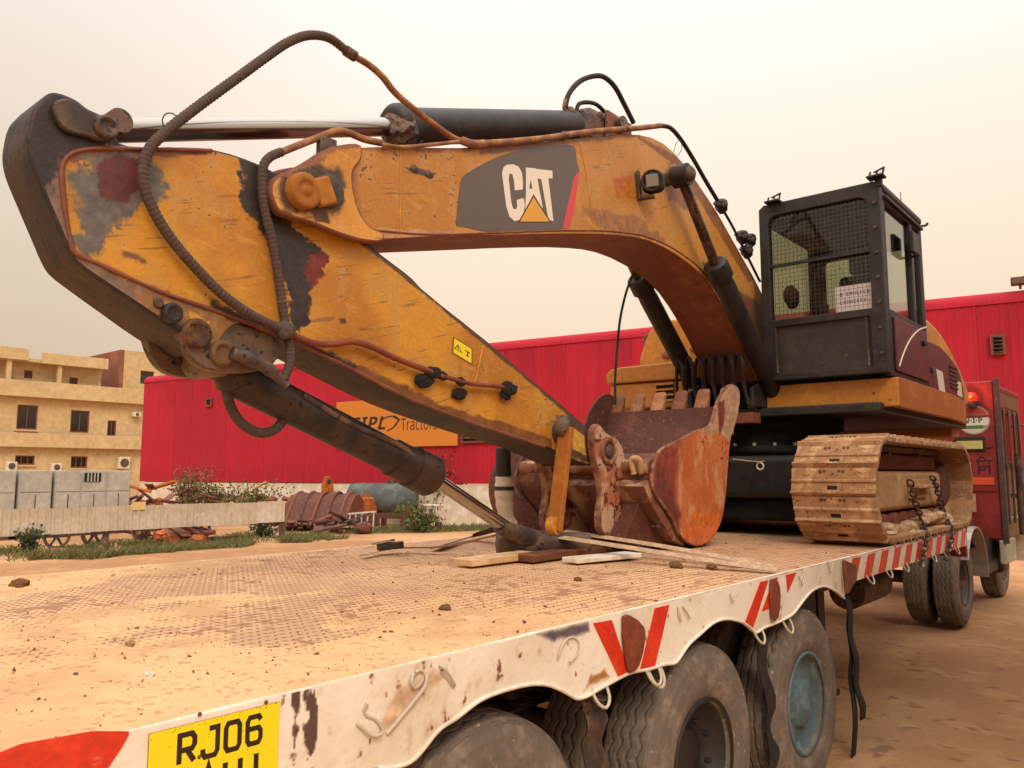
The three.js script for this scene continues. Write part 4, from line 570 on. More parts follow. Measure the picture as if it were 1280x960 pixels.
// ---------- truck head pulling the trailer ----------
{
  const Z = -12.7, t = thing('truck', 'red truck head with a lit red beacon and painted rear panel, coupled to the trailer', 'truck', [-3.28, 0, -13]);
  const x1 = -2.02, x0 = -4.54, yT = 3.12, zf = -14.9, tp = t.position;
  part(t, 'chassis_rail', box(-2.95, -2.85, 0.72, 0.95, -14.8, -9.7), mat.oily); part(t, 'chassis_rail', box(-3.75, -3.65, 0.72, 0.95, -14.8, -9.7), mat.oily);
  part(t, 'fifth_wheel', cyl([-3.3, 0.96, -11.1], [-3.3, 1.06, -11.1], 0.48), mat.oily); part(t, 'axle', cyl([-2.3, 0.54, -11.15], [-4.3, 0.54, -11.15], 0.08), mat.oily);
  for (const [x, lab] of [[-2.2, 'outer rear wheel of the truck'], [-2.53, null], [-4.05, null], [-4.38, null]]) { void lab; wheel(t, [x - tp.x, 0.54, -11.15 - tp.z], TY, RIM, mat.oily, null, 0, 0.7); }
  wheel(t, [-2.26 - tp.x, 0.54, -14.15 - tp.z], TY, RIMF, mat.oily, null, 8, 0.1); wheel(t, [-4.02 - tp.x, 0.54, -14.15 - tp.z], TY, RIMF, mat.oily, null, 0, 0.1);
  const guard = (z, xa, xb, R, m) => { const q = []; for (let i = 0; i <= 12; i++) { const a = i / 12 * Math.PI * 0.9 - 0.1; q.push([z - Math.cos(a) * R, 0.56 + Math.sin(a) * R]); } for (let i = 12; i >= 0; i--) { const a = i / 12 * Math.PI * 0.9 - 0.1; q.push([z - Math.cos(a) * (R - 0.02), 0.56 + Math.sin(a) * (R - 0.02)]); } part(t, 'mudguard', prism(q, xa, xb, 0.004), m); };
  guard(-11.55, -2.62, -2.12, 0.62, mat.steel); guard(-14.15, -2.6, -2.05, 0.66, mat.white);
  part(t, 'battery_box', box(-2.5, -2.16, 0.5, 0.98, -13.1, -12.3, 0.03), mat.black); part(t, 'air_line', hose([[-2.5, 1.3, -12.6], [-2.4, 1.0, -12.1], [-2.55, 1.1, -11.6], [-2.7, 1.2, -11.0]], 0.025), mat.rubber); part(t, 'air_line', hose([[-2.4, 1.25, -12.62], [-2.25, 0.92, -12.2], [-2.3, 0.9, -11.9]], 0.03), mat.rubber);
  part(t, 'fuel_tank', box(-2.5, -2.1, 0.45, 0.9, -13.6, -13.15, 0.08), mat.oily);
  // cab
  part(t, 'rear_panel', box(x0, x1, 0.95, yT, Z - 0.06, Z, 0.02), mat.truckRed); part(t, 'rear_post', box(x1 + 0.002, x1 + 0.07, 0.9, yT + 0.03, Z - 0.05, Z + 0.03, 0.01), mat.hose); part(t, 'rear_post', box(x0 - 0.07, x0 - 0.002, 0.9, yT + 0.03, Z - 0.05, Z + 0.03, 0.01), mat.hose);
  part(t, 'roof', box(x0, x1, yT - 0.12, yT - 0.02, zf, Z - 0.061, 0.04), mat.truckRed); part(t, 'front_panel', box(x0, x1, 0.95, 1.9, zf, zf + 0.08, 0.03), mat.truckRed); part(t, 'windscreen', box(x0 + 0.1, x1 - 0.1, 1.9, yT - 0.12, zf + 0.02, zf + 0.04), mat.glass);
  const side = prism([[Z - 0.062, 0.95], [zf + 0.082, 0.95], [zf + 0.082, yT - 0.121], [Z - 0.062, yT - 0.121]], x1 - 0.05, x1, 0.006, [[[Z - 0.75, 2.0], [zf + 0.3, 2.0], [zf + 0.3, 2.8], [Z - 0.75, 2.8]]]);
  const sd = part(t, 'side_panel', side, MT(T.sandy, 1.1, { roughness: 0.6, color: 0x9c8c7c })); part(sd, 'window_pane', box(x1 - 0.03, x1 - 0.02, 2.0, 2.8, zf + 0.3, Z - 0.75), mat.glass);
  for (let i = 0; i < 4; i++) part(t, 'grab_rail', cyl([x1 + 0.07, 1.15, Z - 0.2 - i * 0.42], [x1 + 0.07, 2.75, Z - 0.2 - i * 0.42], 0.018, undefined, 8), mat.chrome); for (const y of [1.2, 1.95, 2.7]) part(t, 'side_bar', box(x1 + 0.03, x1 + 0.06, y, y + 0.06, Z - 1.7, Z - 0.1, 0.01), mat.chrome);
  part(t, 'side_skirt', box(x1 - 0.05, x1 + 0.025, 0.62, 0.94, Z - 0.8, Z + 0.02, 0.02), MT(patchy(141, [196, 190, 168], [170, 166, 142], 0.6, [120, 110, 90], 5, 0.72), 1)); part(t, 'left_side_panel', box(x0, x0 + 0.05, 0.95, yT - 0.13, zf + 0.09, Z - 0.07), mat.truckRed);
  part(t, 'mirror_arm', hose([[x1, 2.6, zf + 0.2], [x1 + 0.3, 2.5, zf + 0.1], [x1 + 0.32, 2.0, zf + 0.1]], 0.016), mat.oily); part(t, 'mirror', box(x1 + 0.24, x1 + 0.42, 1.95, 2.35, zf + 0.06, zf + 0.11, 0.02), mat.black); part(t, 'exhaust_bracket', [box(x1 + 0.03, x1 + 0.2, 1.5, 1.56, Z - 0.55, Z - 0.48), cyl([x1 + 0.17, 1.0, Z - 0.5], [x1 + 0.17, 2.1, Z - 0.5], 0.05)], mat.oily);
  const q = (p) => p[0];
  // things on the rear panel
  { const [bx, by] = q([[-2.279,2.894]]); part(t, 'beacon_base', cyl([bx, by - 0.11, Z + 0.09], [bx, by - 0.05, Z + 0.09], 0.085), mat.black); part(t, 'beacon_bracket', box(bx - 0.05, bx + 0.05, by - 0.14, by - 0.111, Z + 0.002, Z + 0.16), mat.oily);
    part(t, 'beacon_lamp', turned([bx, by - 0.05, Z + 0.09], [bx, by + 0.12, Z + 0.09], [[0, 0.001], [0, 0.07], [0.08, 0.065], [0.11, 0.05], [0.125, 0.001]], 16), M({ color: 0xd01808, emissive: 0xff1a06, emissiveIntensity: 3.2, roughness: 0.3 }));
    const pl = new THREE.PointLight(new THREE.Color(1, 0.12, 0.04), 0.5, 0, 2); pl.position.set(bx - tp.x, by + 0.01, Z + 0.2 - tp.z); pl.castShadow = true; t.add(pl); }
  { const [[sx, sy], [ex]] = [[-2.282,2.585],[-2.077,2.576]]; const c = document.createElement('canvas'); c.width = c.height = 256; const k = c.getContext('2d'); k.fillStyle = '#9a8a78'; k.fillRect(0, 0, 256, 256); k.save(); k.beginPath(); k.arc(128, 128, 116, 0, 7); k.clip(); k.fillStyle = '#b04a34'; k.fillRect(0, 0, 256, 90); k.fillStyle = '#d4d2c2'; k.fillRect(0, 86, 256, 92); k.fillStyle = '#4c7440'; k.fillRect(0, 176, 200, 30); k.fillStyle = '#c8c0a8'; k.fillRect(0, 206, 256, 60); k.restore(); k.fillStyle = '#3a3834'; k.font = 'bold 62px sans-serif'; k.textAlign = 'center'; k.fillText('V·I·P', 130, 154);
    const tx = new THREE.CanvasTexture(c); tx.colorSpace = THREE.SRGBColorSpace; const R = ex - sx, g = new THREE.CircleGeometry(R, 36); g.translate(sx, sy, Z + 0.008); part(t, 'round_sticker', g, M({ map: tx, roughness: 0.6 })); }
  { const [[a, b], [e, f]] = [[-2.507,2.295],[-2.187,2.181]]; part(t, 'marker_frame', box(a - 0.03, e + 0.03, f - 0.03, b + 0.06, Z + 0.001, Z + 0.02, 0.008), mat.black); part(t, 'marker_plate', box(a, e, f, b, Z + 0.021, Z + 0.03), M({ color: 0xb8b468, roughness: 0.5 })); }
  { const [[a, b], [e, f]] = [[-2.519,2.075],[-2.081,1.688]]; const w = e - a, h = b - f, c = document.createElement('canvas'); c.width = 512; c.height = Math.round(512 * h / w); const k = c.getContext('2d'), H = c.height; k.fillStyle = '#8a2c28'; k.fillRect(0, 0, 512, H); k.fillStyle = '#d0502c'; k.fillRect(0, H * 0.74, 512, H * 0.26); k.strokeStyle = '#3a1c22'; k.lineWidth = 30; k.lineCap = 'round';
    const L = (...p) => { k.beginPath(); k.moveTo(p[0] * 512, p[1] * H); for (let i = 2; i < p.length; i += 2) k.lineTo(p[i] * 512, p[i + 1] * H); k.stroke(); }; const Cc = (x, y, r, s, en) => { k.beginPath(); k.arc(x * 512, y * H, r * 512, s, en); k.stroke(); };
    L(0.02, 0.16, 0.42, 0.16); L(0.2, 0.16, 0.2, 0.6); L(0.06, 0.18, 0.07, 0.4, 0.2, 0.42); L(0.07, 0.62, 0.19, 0.5); L(0.36, 0.16, 0.36, 0.6); L(0.46, 0.58, 0.462, 0.58); L(0.54, 0.16, 0.98, 0.16); L(0.6, 0.16, 0.6, 0.6); k.beginPath(); k.ellipse(0.7 * 512, 0.15 * H, 0.1 * 512, 0.12 * H, 0, Math.PI, 0); k.stroke(); L(0.9, 0.16, 0.9, 0.6); Cc(0.70, 0.42, 0.06, 0.6, 5.8); Cc(0.82, 0.4, 0.05, 2.6, 6.2);
    const tx = new THREE.CanvasTexture(c); tx.colorSpace = THREE.SRGBColorSpace; const g = new THREE.PlaneGeometry(w, h); g.translate((a + e) / 2, (b + f) / 2, Z + 0.006); part(t, 'painted_lettering', g, M({ map: tx, roughness: 0.5 })); }
  { const [[a, b], [e, f]] = [[-2.568,1.56],[-2.305,1.312]]; part(t, 'white_board', box(a, e, f, b, Z + 0.05, Z + 0.08, 0.01), mat.sandy); }
  for (const [z, y] of [[1.6, 0.01], [2.2, 0.01], [2.62, 0.01]]) part(t, 'panel_rib', box(x0 + 0.05, x1 - 0.05, z, z + 0.03, Z + 0.001, Z + y + 0.004), mat.truckRed);
}

// ---------- excavator ----------
const ex = thing('excavator', 'worn yellow tracked excavator with folded arm and black cab standing on the lowbed trailer', 'excavator', [-3.3, DECK, -7.7]);
const eb = ex.position, one = (p) => p[0];
const SX1 = -3.165, SX0 = -3.525, BX1 = -3.10, BX0 = -3.60, CX = -3.355;
{ // stick
  const outline = smooth([[-1.063,3.257],[-1.09,3.27],[-1.127,3.271],[-1.162,3.265],[-1.201,3.247],[-1.246,3.241],[-1.28,3.233],[-1.303,3.214],[-1.328,3.15],[-1.489,3.185],[-1.736,3.251],[-1.942,3.252],[-2.039,3.235],[-2.363,3.113],[-2.702,2.977],[-2.903,2.899],[-2.975,2.855],[-3.523,2.626],[-3.918,2.445],[-4.372,2.242],[-4.655,2.084],[-4.722,1.991],[-4.681,1.918],[-4.544,1.895],[-4.072,2.009],[-3.525,2.104],[-2.898,2.235],[-2.314,2.418],[-2.141,2.458],[-1.924,2.495],[-1.846,2.473],[-1.782,2.388],[-1.732,2.354],[-1.666,2.394],[-1.525,2.461],[-1.425,2.511],[-1.298,2.573],[-1.195,2.631],[-1.165,2.671],[-1.12,2.759],[-1.064,2.873],[-1.015,2.98],[-1.001,3.043],[-1.002,3.098],[-1.014,3.176],[-1.038,3.222]], 3);
  const dk = [46, 38, 34], cast = [132, 106, 90], grey = [104, 98, 94], primer = [98, 44, 42], grease = [56, 46, 44], band = [100, 74, 60];
  const st = plateTex(outline, 1536, 768, yellowGround(201, [210, 150, 46]), [
    [[[-0.95,3.263],[-1.329,3.14],[-1.182,3.073],[-1.14,3.044],[-1.12,2.997],[-1.137,2.862],[-1.168,2.715],[-1.184,2.672],[-1.295,2.638],[-1.519,2.577],[-1.749,2.536],[-1.884,2.5],[-1.854,2.298],[-1.708,2.249],[-1.052,2.45]], cast, 0.03, 0.004],
    [[[-1.357,2.612],[-1.75,2.523],[-1.884,2.507],[-1.924,2.477],[-1.777,2.324],[-1.427,2.463]], [150, 110, 66], 0.06, 0.01],
    [[[-1.426,2.498],[-1.575,2.476],[-1.745,2.39],[-1.748,2.321],[-1.527,2.429]], dk, 0.03, 0.012],
    [[[-0.95,3.263],[-1.096,3.32],[-1.317,3.239],[-1.329,3.13],[-1.196,3.081],[-1.127,3.028],[-1.095,2.906],[-1.06,2.86],[-1.007,2.933]], dk, 0.06, 0.02],
    [[[-1.132,3.032],[-1.182,3.067],[-1.424,3.154],[-1.699,3.232],[-1.693,3.212],[-1.212,3.054],[-1.162,3.01]], [126, 74, 48], 0.012, 0.004],
    [[[-1.153,2.976],[-1.218,3.056],[-1.431,3.136],[-1.484,3.084],[-1.531,3.029],[-1.468,2.934],[-1.375,2.853],[-1.304,2.739],[-1.268,2.69],[-1.202,2.707],[-1.167,2.832]], grey, 0.08, 0.02],
    [[[-1.243,3.032],[-1.332,3.082],[-1.401,3.096],[-1.418,3.024],[-1.355,2.943],[-1.262,2.908]], primer, 0.05, 0.01],
    [[[-1.861,3.242],[-2.038,3.25],[-2.076,3.067],[-2.18,2.992],[-2.288,2.922],[-2.329,2.818],[-2.257,2.718],[-2.23,2.574],[-2.192,2.507],[-2.129,2.566],[-2.078,2.762],[-2.005,2.905],[-1.894,3.02]], grease, 0.07, 0.012],
    [[[-2.224,2.892],[-2.308,2.894],[-2.334,2.811],[-2.276,2.729],[-2.215,2.757]], [118, 44, 38], 0.05, 0.01],
    [[[-1.736,2.59],[-1.922,2.542],[-2.14,2.499],[-2.558,2.377],[-2.509,2.34],[-2.09,2.455],[-1.739,2.521]], [70, 50, 42], 0.03, 0.012],
    [[[-2.558,2.389],[-3.189,2.215],[-4.148,2.068],[-4.148,1.979],[-3.189,2.139],[-2.509,2.324]], [128, 82, 46], 0.025, 0.01],
    [[[-1.9,3.269],[-1.995,3.268],[-2.387,3.115],[-2.993,2.867],[-3.902,2.474],[-4.381,2.253],[-4.606,2.127],[-4.557,2.087],[-4.237,2.271],[-3.823,2.456],[-2.933,2.847],[-2.339,3.095]], [96, 68, 50], 0.012, 0.008],
    [[[-4.193,2.216],[-4.437,2.24],[-4.655,2.084],[-4.583,1.906],[-4.234,1.955]], [88, 66, 50], 0.03, 0.015], [[[-4.362,2.161],[-4.51,2.096],[-4.536,1.96],[-4.378,2]], [206, 160, 70], 0.008, 0.006],
    [[[-1.507,2.551],[-1.596,2.526],[-1.618,2.502],[-1.54,2.497]], [212, 150, 56], 0.01, 0.006], [[[-1.645,2.52],[-1.741,2.486],[-1.728,2.429],[-1.662,2.465]], [212, 150, 56], 0.012, 0.006],
    [[[-1.351,2.718],[-1.43,2.715],[-1.454,2.687],[-1.368,2.689]], [120, 88, 52], 0.02, 0.01], [[[-2.422,2.602],[-2.461,2.612],[-2.467,2.581],[-2.428,2.575]], [92, 58, 36], 0.006, 0.005],
  ], 205);
  const sg = prism(outline, SX0, SX1, 0.012), spz = sg.attributes.position; for (let i = 0; i < spz.count; i++) if (spz.getX(i) < -3.4) spz.setX(i, spz.getX(i) + 0.09 * sst(-1.7, -1.05, spz.getZ(i))); sg.computeVertexNormals();
  const s = part(ex, 'stick', sg, [M({ map: st, color: 0xefece8, roughness: 0.5, bumpMap: rep(bumpT, 0.5), bumpScale: 0.003 }), mat.beam]);
  const seam = (p, r, m, x = SX1 + 0.003) => part(s, 'weld_seam', hose(p.map(([z, y]) => [x, y, z]), r, { seg: 6, wob: 0.006 }), m);
  seam([[-1.715,3.239],[-1.422,3.152],[-1.194,3.076],[-1.142,3.037],[-1.122,2.987],[-1.135,2.86],[-1.166,2.719],[-1.182,2.674],[-1.292,2.64],[-1.517,2.579],[-1.746,2.539],[-1.92,2.505],[-2.138,2.457],[-2.504,2.359],[-2.893,2.239],[-3.52,2.108],[-4.065,2.013]], 0.009, mat.brown);
  seam([[-3.475,2.595],[-3.447,2.496],[-3.42,2.408],[-3.379,2.32]], 0.006, mat.yellow);
  // yellow warning sticker with its black signs
  const [tl, tr, br, bl] = [[-3.222,2.615],[-3.383,2.565],[-3.384,2.471],[-3.217,2.522]], c = document.createElement('canvas'); c.width = 128; c.height = 128; const x = c.getContext('2d'); x.fillStyle = '#e6cc28'; x.fillRect(0, 0, 128, 128); x.strokeStyle = '#2a2414'; x.fillStyle = '#2a2414'; x.lineWidth = 5; x.beginPath(); x.moveTo(12, 84); x.lineTo(56, 84); x.lineTo(34, 40); x.closePath(); x.stroke(); x.fillRect(31, 54, 6, 14); x.fillRect(31, 72, 6, 6); x.fillRect(78, 44, 34, 8); x.fillRect(92, 44, 8, 34); x.fillRect(84, 78, 22, 7); x.strokeRect(3, 3, 122, 122);
  const t = new THREE.CanvasTexture(c); t.colorSpace = THREE.SRGBColorSpace; const g = new THREE.BufferGeometry(); g.setAttribute('position', new THREE.Float32BufferAttribute([tl, bl, br, tl, br, tr].flatMap(([z, y]) => [SX1 + 0.003, y, z]), 3)); g.setAttribute('uv', new THREE.Float32BufferAttribute([0, 1, 0, 0, 1, 0, 0, 1, 1, 0, 1, 1], 2)); g.computeVertexNormals(); part(s, 'warning_sticker', g, M({ map: t, roughness: 0.5 }));
  // lug plate for the stick cylinder and the pin bosses
  const lug = smooth([[-1.072,3.211],[-1.109,3.244],[-1.155,3.242],[-1.202,3.224],[-1.256,3.226],[-1.29,3.212],[-1.287,3.165],[-1.255,3.125],[-1.196,3.122],[-1.127,3.121],[-1.086,3.148]], 3); part(s, 'lug_plate', prism(lug, SX1 + 0.001, SX1 + 0.03, 0.008), mat.oily);
  const boss = (p, r, w, m, name = 'pin_boss', x = SX1) => { const [z, y] = p; return part(s, name, turned([x, y, z], [x + w, y, z], [[0, r * 1.08], [w * 0.7, r * 1.05], [w * 0.9, r * 0.95], [w, r * 0.7], [w * 0.8, r * 0.6], [w * 0.8, 0]], 24), m); };
  boss(one([[-1.257,3.178]]), 0.045, 0.06, mat.oily); boss(one([[-1.568,2.495]]), 0.04, 0.035, mat.beam); boss(one([[-1.681,2.426]]), 0.06, 0.03, MT(T.oily, 0.5, { color: 0xffe0b8 })); boss(one([[-1.802,2.356]]), 0.056, 0.06, MT(T.sandy, 0.4, { color: 0x9c9282 }), 'hose_flange', -3.2);
  boss(one([[-4.227,2.11]]), 0.075, 0.05, mat.oily); boss(one([[-1.514,2.53]]), 0.02, 0.012, mat.oily, 'bolt');
  part(s, 'flange_pipe', hose([[-3.13,2.362,-1.83],[-3.13,2.34,-1.916],[-3.13,2.31,-2.006],[-3.13,2.266,-2.073],[-3.13,2.239,-2.108]], 0.03, { wob: 0.03 }), mat.oily);
  // lower bracket plates that hold the bucket cylinder
  for (const [a, b] of [[SX1 - 0.06, SX1 - 0.001], [SX0 + 0.001, SX0 + 0.06]]) part(s, 'cylinder_bracket', prism(smooth([[-1.609,2.474],[-1.725,2.508],[-1.884,2.493],[-2.068,2.46],[-2.1,2.397],[-2.032,2.316],[-1.893,2.28],[-1.787,2.277],[-1.713,2.29],[-1.65,2.344]], 3), a, b, 0.008), mat.oily);
}
{ // bucket cylinder: barrel, chrome rod and rod eye lying on the deck
  const top = one([[-3.36,2.341,-1.833]]), hd = one([[-3.36,1.817,-3.266]]), rod = one([[-3.36,1.439,-4.04]]), L = Math.hypot(...hd.map((v, i) => v - top[i]));
  const b = part(ex, 'bucket_cylinder', turned(top, hd, [[0, 0], [0, 0.05], [0.09, 0.06], [0.12, 0.088], [0.2, 0.092], [L - 0.34, 0.092], [L - 0.33, 0.104], [L - 0.2, 0.104], [L - 0.19, 0.118], [L - 0.03, 0.122], [L, 0.10], [L, 0]], 28), MT(T.oily, 0.9, { roughness: 0.55, color: 0x988e88 }));
  part(b, 'cylinder_eye', turned([-3.44, top[1], top[2]], [-3.20, top[1], top[2]], [[0, 0], [0, 0.075], [0.20, 0.078], [0.235, 0.06], [0.24, 0.028], [0.2, 0.024], [0.2, 0]], 24), mat.oily); const d = V(...hd).sub(V(...top)).normalize();
  part(b, 'port_pipe', hose([0.5, 0.8, 1.2, L - 0.25].map((t, i) => [top[0] + d.x * t + 0.085, top[1] + d.y * t + 0.05 - 0.02 * (i % 2), top[2] + d.z * t]), 0.016, { seg: 8 }), mat.oily);
  const rg = part(b, 'cylinder_rod', cyl(hd, rod, 0.042, undefined, 28), mat.chrome); void rg;
  const e0 = one([[-3.52,1.36,-4.011]]), e1 = one([[-3.12,1.333,-4.507]]); e0[1] = e1[1] = DECK + 0.088;
  const dd = V(...e1).sub(V(...e0)), el = dd.length(); part(b, 'rod_eye', turned(e0, e1, [[0, 0], [0.0, 0.06], [0.012, 0.075], [el * 0.28, 0.078], [el * 0.3, 0.086], [el * 0.62, 0.086], [el * 0.64, 0.074], [el - 0.02, 0.072], [el, 0.05], [el, 0]], 28), mat.oily);
  part(b, 'rod_fork', cyl([rod[0] - d.x * 0.2, rod[1] - d.y * 0.2, rod[2] - d.z * 0.2], [e0[0] * 0.6 + e1[0] * 0.4, DECK + 0.11, e0[2] * 0.6 + e1[2] * 0.4], 0.048, 0.07, 20), mat.oily);
}
{ // boom
  const outline = smooth([[-2.352,3.434],[-2.617,3.532],[-2.918,3.625],[-3.269,3.736],[-3.986,4.007],[-4.563,4.233],[-5.179,4.457],[-5.577,4.516],[-5.939,4.443],[-6.268,4.303],[-6.556,4.166],[-6.842,3.994],[-7.144,3.812],[-7.302,3.717],[-7.609,3.499]], 2, false).concat([[-7.75, 3.02], [-8.0, 2.95], [-8.12, 2.8], [-8.02, 2.64], [-7.8, 2.6]], smooth([[-7.275,2.717],[-7.01,2.986],[-6.613,3.308],[-6.238,3.515],[-5.816,3.611],[-5.33,3.637],[-4.903,3.583],[-4.263,3.445],[-3.519,3.262],[-2.957,3.123],[-2.639,3.037],[-2.469,3.002]], 2, false));
  const st = plateTex(outline, 1536, 576, yellowGround(211, [202, 140, 58]), [
    [[[-2.376,3.467],[-3.269,3.748],[-5.216,4.482],[-5.214,4.449],[-3.27,3.714],[-2.377,3.426]], [150, 96, 52], 0.02, 0.008], [[[-2.746,3.468],[-2.861,3.489],[-3.012,3.502],[-2.982,3.47],[-2.832,3.453]], [92, 62, 60], 0.012, 0.004], [[[-4.828,4.007],[-5.086,4.095],[-5.057,3.911],[-4.856,3.844]], [186, 106, 34], 0.02, 0.012],
    [[[-4.444,3.665],[-5.076,3.791],[-5.556,3.701],[-5.33,3.649],[-4.743,3.575]], [160, 106, 56], 0.06, 0.02], [[[-3.373,3.762],[-4.081,4.033],[-4.081,4],[-3.373,3.732]], [120, 80, 52], 0.02, 0.012], [[[-2.468,3.039],[-2.643,3.097],[-3.308,3.232],[-3.308,3.185],[-2.469,2.99]], [196, 146, 108], 0.015, 0.008], [[[-2.351,3.459],[-2.425,3.483],[-2.514,3.009],[-2.366,2.975]], [150, 98, 56], 0.03, 0.02],
    [[[-5.607,4.302],[-5.939,4.443],[-6.161,4.266],[-5.977,4.061],[-5.636,4.054]], [146, 92, 66], 0.03, 0.02], [[[-5.179,4.457],[-5.998,4.475],[-7.34,3.724],[-7.15,3.657],[-5.853,4.389],[-5.178,4.418]], [140, 88, 52], 0.015, 0.01], [[[-6.245,3.644],[-7.414,3.483],[-7.946,2.744],[-7.008,2.963]], [118, 74, 46], 0.05, 0.03],
  ], 213);
  const b = part(ex, 'boom', prism(outline, BX0, BX1, 0.008), [M({ map: st, color: 0xefece8, roughness: 0.5, bumpMap: rep(bumpT, 0.5), bumpScale: 0.003 }), mat.brown]);
  const nose = smooth([[-1.962,3.113],[-1.972,3.161],[-2.017,3.205],[-2.088,3.256],[-2.166,3.319],[-2.26,3.401],[-2.34,3.447],[-2.474,3.49],[-2.476,3.411],[-2.427,3.334],[-2.441,3.214],[-2.483,3.13],[-2.546,3.084],[-2.631,3.07],[-2.632,3.028],[-2.457,2.993],[-2.329,2.999],[-2.213,3.011],[-2.084,3.014],[-2.015,3.019],[-1.976,3.069]], 3);
  const nt = plateTex(nose, 768, 512, yellowGround(215, [206, 146, 62]), [[smooth([[-1.994,3.126],[-2.025,3.211],[-2.101,3.272],[-2.208,3.289],[-2.264,3.282],[-2.34,3.304],[-2.362,3.205],[-2.326,3.13],[-2.224,3.088],[-2.126,3.047],[-2.04,3.048]], 3), [74, 56, 46], 0.05, 0.03], [[[-1.954,3.1],[-2.015,3.034],[-2.212,3.015],[-2.477,2.997],[-2.477,2.973],[-2.213,2.984],[-1.973,3.023]], [96, 58, 40], 0.015, 0.006], [[[-1.968,3.171],[-2.05,3.233],[-2.316,3.443],[-2.515,3.508],[-2.515,3.491],[-2.317,3.411],[-2.059,3.213]], [140, 92, 60], 0.03, 0.01], [[[-2.179,3.076],[-2.27,3.1],[-2.291,3.034],[-2.213,3.007]], [92, 62, 46], 0.03, 0.008]], 217);
  for (const [x0, x1] of [[BX1 - 0.04, BX1 + 0.015], [BX0 - 0.015, BX0 + 0.04]]) part(b, 'nose_plate', prism(nose, x0, x1, 0.012), [M({ map: nt, roughness: 0.5, bumpMap: rep(bumpT, 0.5), bumpScale: 0.003 }), mat.brown]);
  const pin = one([[-2.124,3.146]]), pin2 = one([[-2.277,3.192]]);
  part(b, 'elbow_pin', turned([BX1 + 0.012, pin[1], pin[0]], [BX1 + 0.07, pin[1], pin[0]], [[0, 0.088], [0.042, 0.086], [0.052, 0.076], [0.054, 0.05], [0.046, 0.045], [0.046, 0.024], [0.056, 0.018], [0.056, 0]], 28), MT(T.yellow, 1.6, { color: 0xd8c8b0 })); part(b, 'pin_keeper', bar([BX1 + 0.04, pin[1] + 0.004, pin[0] - 0.06], [BX1 + 0.04, pin2[1], pin2[0]], 0.05, 0.135, 0.015), MT(T.yellow, 1.6, { color: 0xd8c8b0 }));
  part(b, 'pin_collar', turned([BX1 + 0.01, pin2[1], pin2[0]], [BX1 + 0.05, pin2[1], pin2[0]], [[0, 0.08], [0.025, 0.08], [0.035, 0.068], [0.036, 0]], 24), mat.oily); part(b, 'elbow_shaft', cyl([BX0 - 0.05, pin[1], pin[0]], [BX1 + 0.011, pin[1], pin[0]], 0.06), mat.oily);
  const seam = (p, r = 0.005, m = mat.yellow) => part(b, 'weld_seam', hose(p.map(([z, y]) => [BX1 + 0.001, y, z]), r, { seg: 6, wob: 0.003 }), m);
  seam([[-4.394,4.13],[-4.469,3.944],[-4.523,3.726],[-4.559,3.538]], 0.004); seam([[-2.744,3.551],[-2.749,3.323],[-2.754,3.089]], 0.003); seam([[-2.59,3.076],[-2.956,3.141],[-4.263,3.473],[-4.904,3.613],[-5.331,3.669],[-5.818,3.652],[-6.24,3.565],[-6.615,3.352]], 0.006, mat.brown); 
  for (const q of [[[-2.849,3.481]], [[-2.957,3.481]]]) part(b, 'plug', blob([BX1 + 0.002, q[0][1], q[0][0]], 0.008, 0.022, 0.03, 5, 2, 0.3), mat.oily);
  // maker's decal: dark panel, red bar, white letters and yellow triangle
  const D = smooth([[-3.178,3.244],[-3.18,3.31],[-3.211,3.518],[-3.231,3.552],[-3.291,3.599],[-3.423,3.693],[-3.607,3.803],[-3.827,3.91],[-4.037,3.997],[-4.28,4.078],[-4.337,4.082],[-4.355,4.025],[-4.363,3.981],[-4.391,3.926],[-4.381,3.877],[-4.273,3.503],[-4.227,3.481]], 3); let s0 = 1e9, s1 = -1e9, y0 = 1e9, y1 = -1e9; for (const [z, y] of D) { s0 = Math.min(s0, -z); s1 = Math.max(s1, -z); y0 = Math.min(y0, y); y1 = Math.max(y1, y); }
  const c = document.createElement('canvas'); c.width = 1400; c.height = Math.round(1400 * (y1 - y0) / (s1 - s0)); const x = c.getContext('2d'), fx = (z) => (-z - s0) / (s1 - s0) * c.width, fy = (y) => (y1 - y) / (y1 - y0) * c.height;
  const fill = (P, col) => { x.fillStyle = col; x.beginPath(); P.forEach(([z, y], i) => (i ? x.lineTo(fx(z), fy(y)) : x.moveTo(fx(z), fy(y)))); x.closePath(); x.fill(); };
  x.fillStyle = '#5c504a'; x.fillRect(0, 0, c.width, c.height); fill([[-4.324,3.861],[-4.45,3.996],[-4.442,3.504],[-4.181,3.443]], '#cf3a44');
  const white = '#e4d6c6'; fill([[-3.585,3.712],[-3.622,3.739],[-3.676,3.758],[-3.731,3.758],[-3.762,3.729],[-3.774,3.664],[-3.77,3.621],[-3.692,3.594],[-3.684,3.654],[-3.668,3.691],[-3.641,3.688],[-3.634,3.65],[-3.657,3.513],[-3.676,3.472],[-3.703,3.474],[-3.715,3.497],[-3.711,3.537],[-3.778,3.568],[-3.79,3.527],[-3.778,3.467],[-3.738,3.416],[-3.691,3.396],[-3.642,3.412],[-3.611,3.47],[-3.581,3.614],[-3.57,3.672]], white);
  fill([[-3.802,3.775],[-3.901,3.799],[-3.974,3.554],[-3.891,3.522],[-3.867,3.6],[-3.846,3.51],[-3.794,3.497],[-3.802,3.614]], white); fill([[-3.834,3.644],[-3.867,3.653],[-3.851,3.712]], '#5c504a'); fill([[-3.892,3.794],[-4.079,3.836],[-4.083,3.785],[-4.036,3.771],[-4.089,3.492],[-4.033,3.494],[-3.959,3.744],[-3.9,3.732]], white);
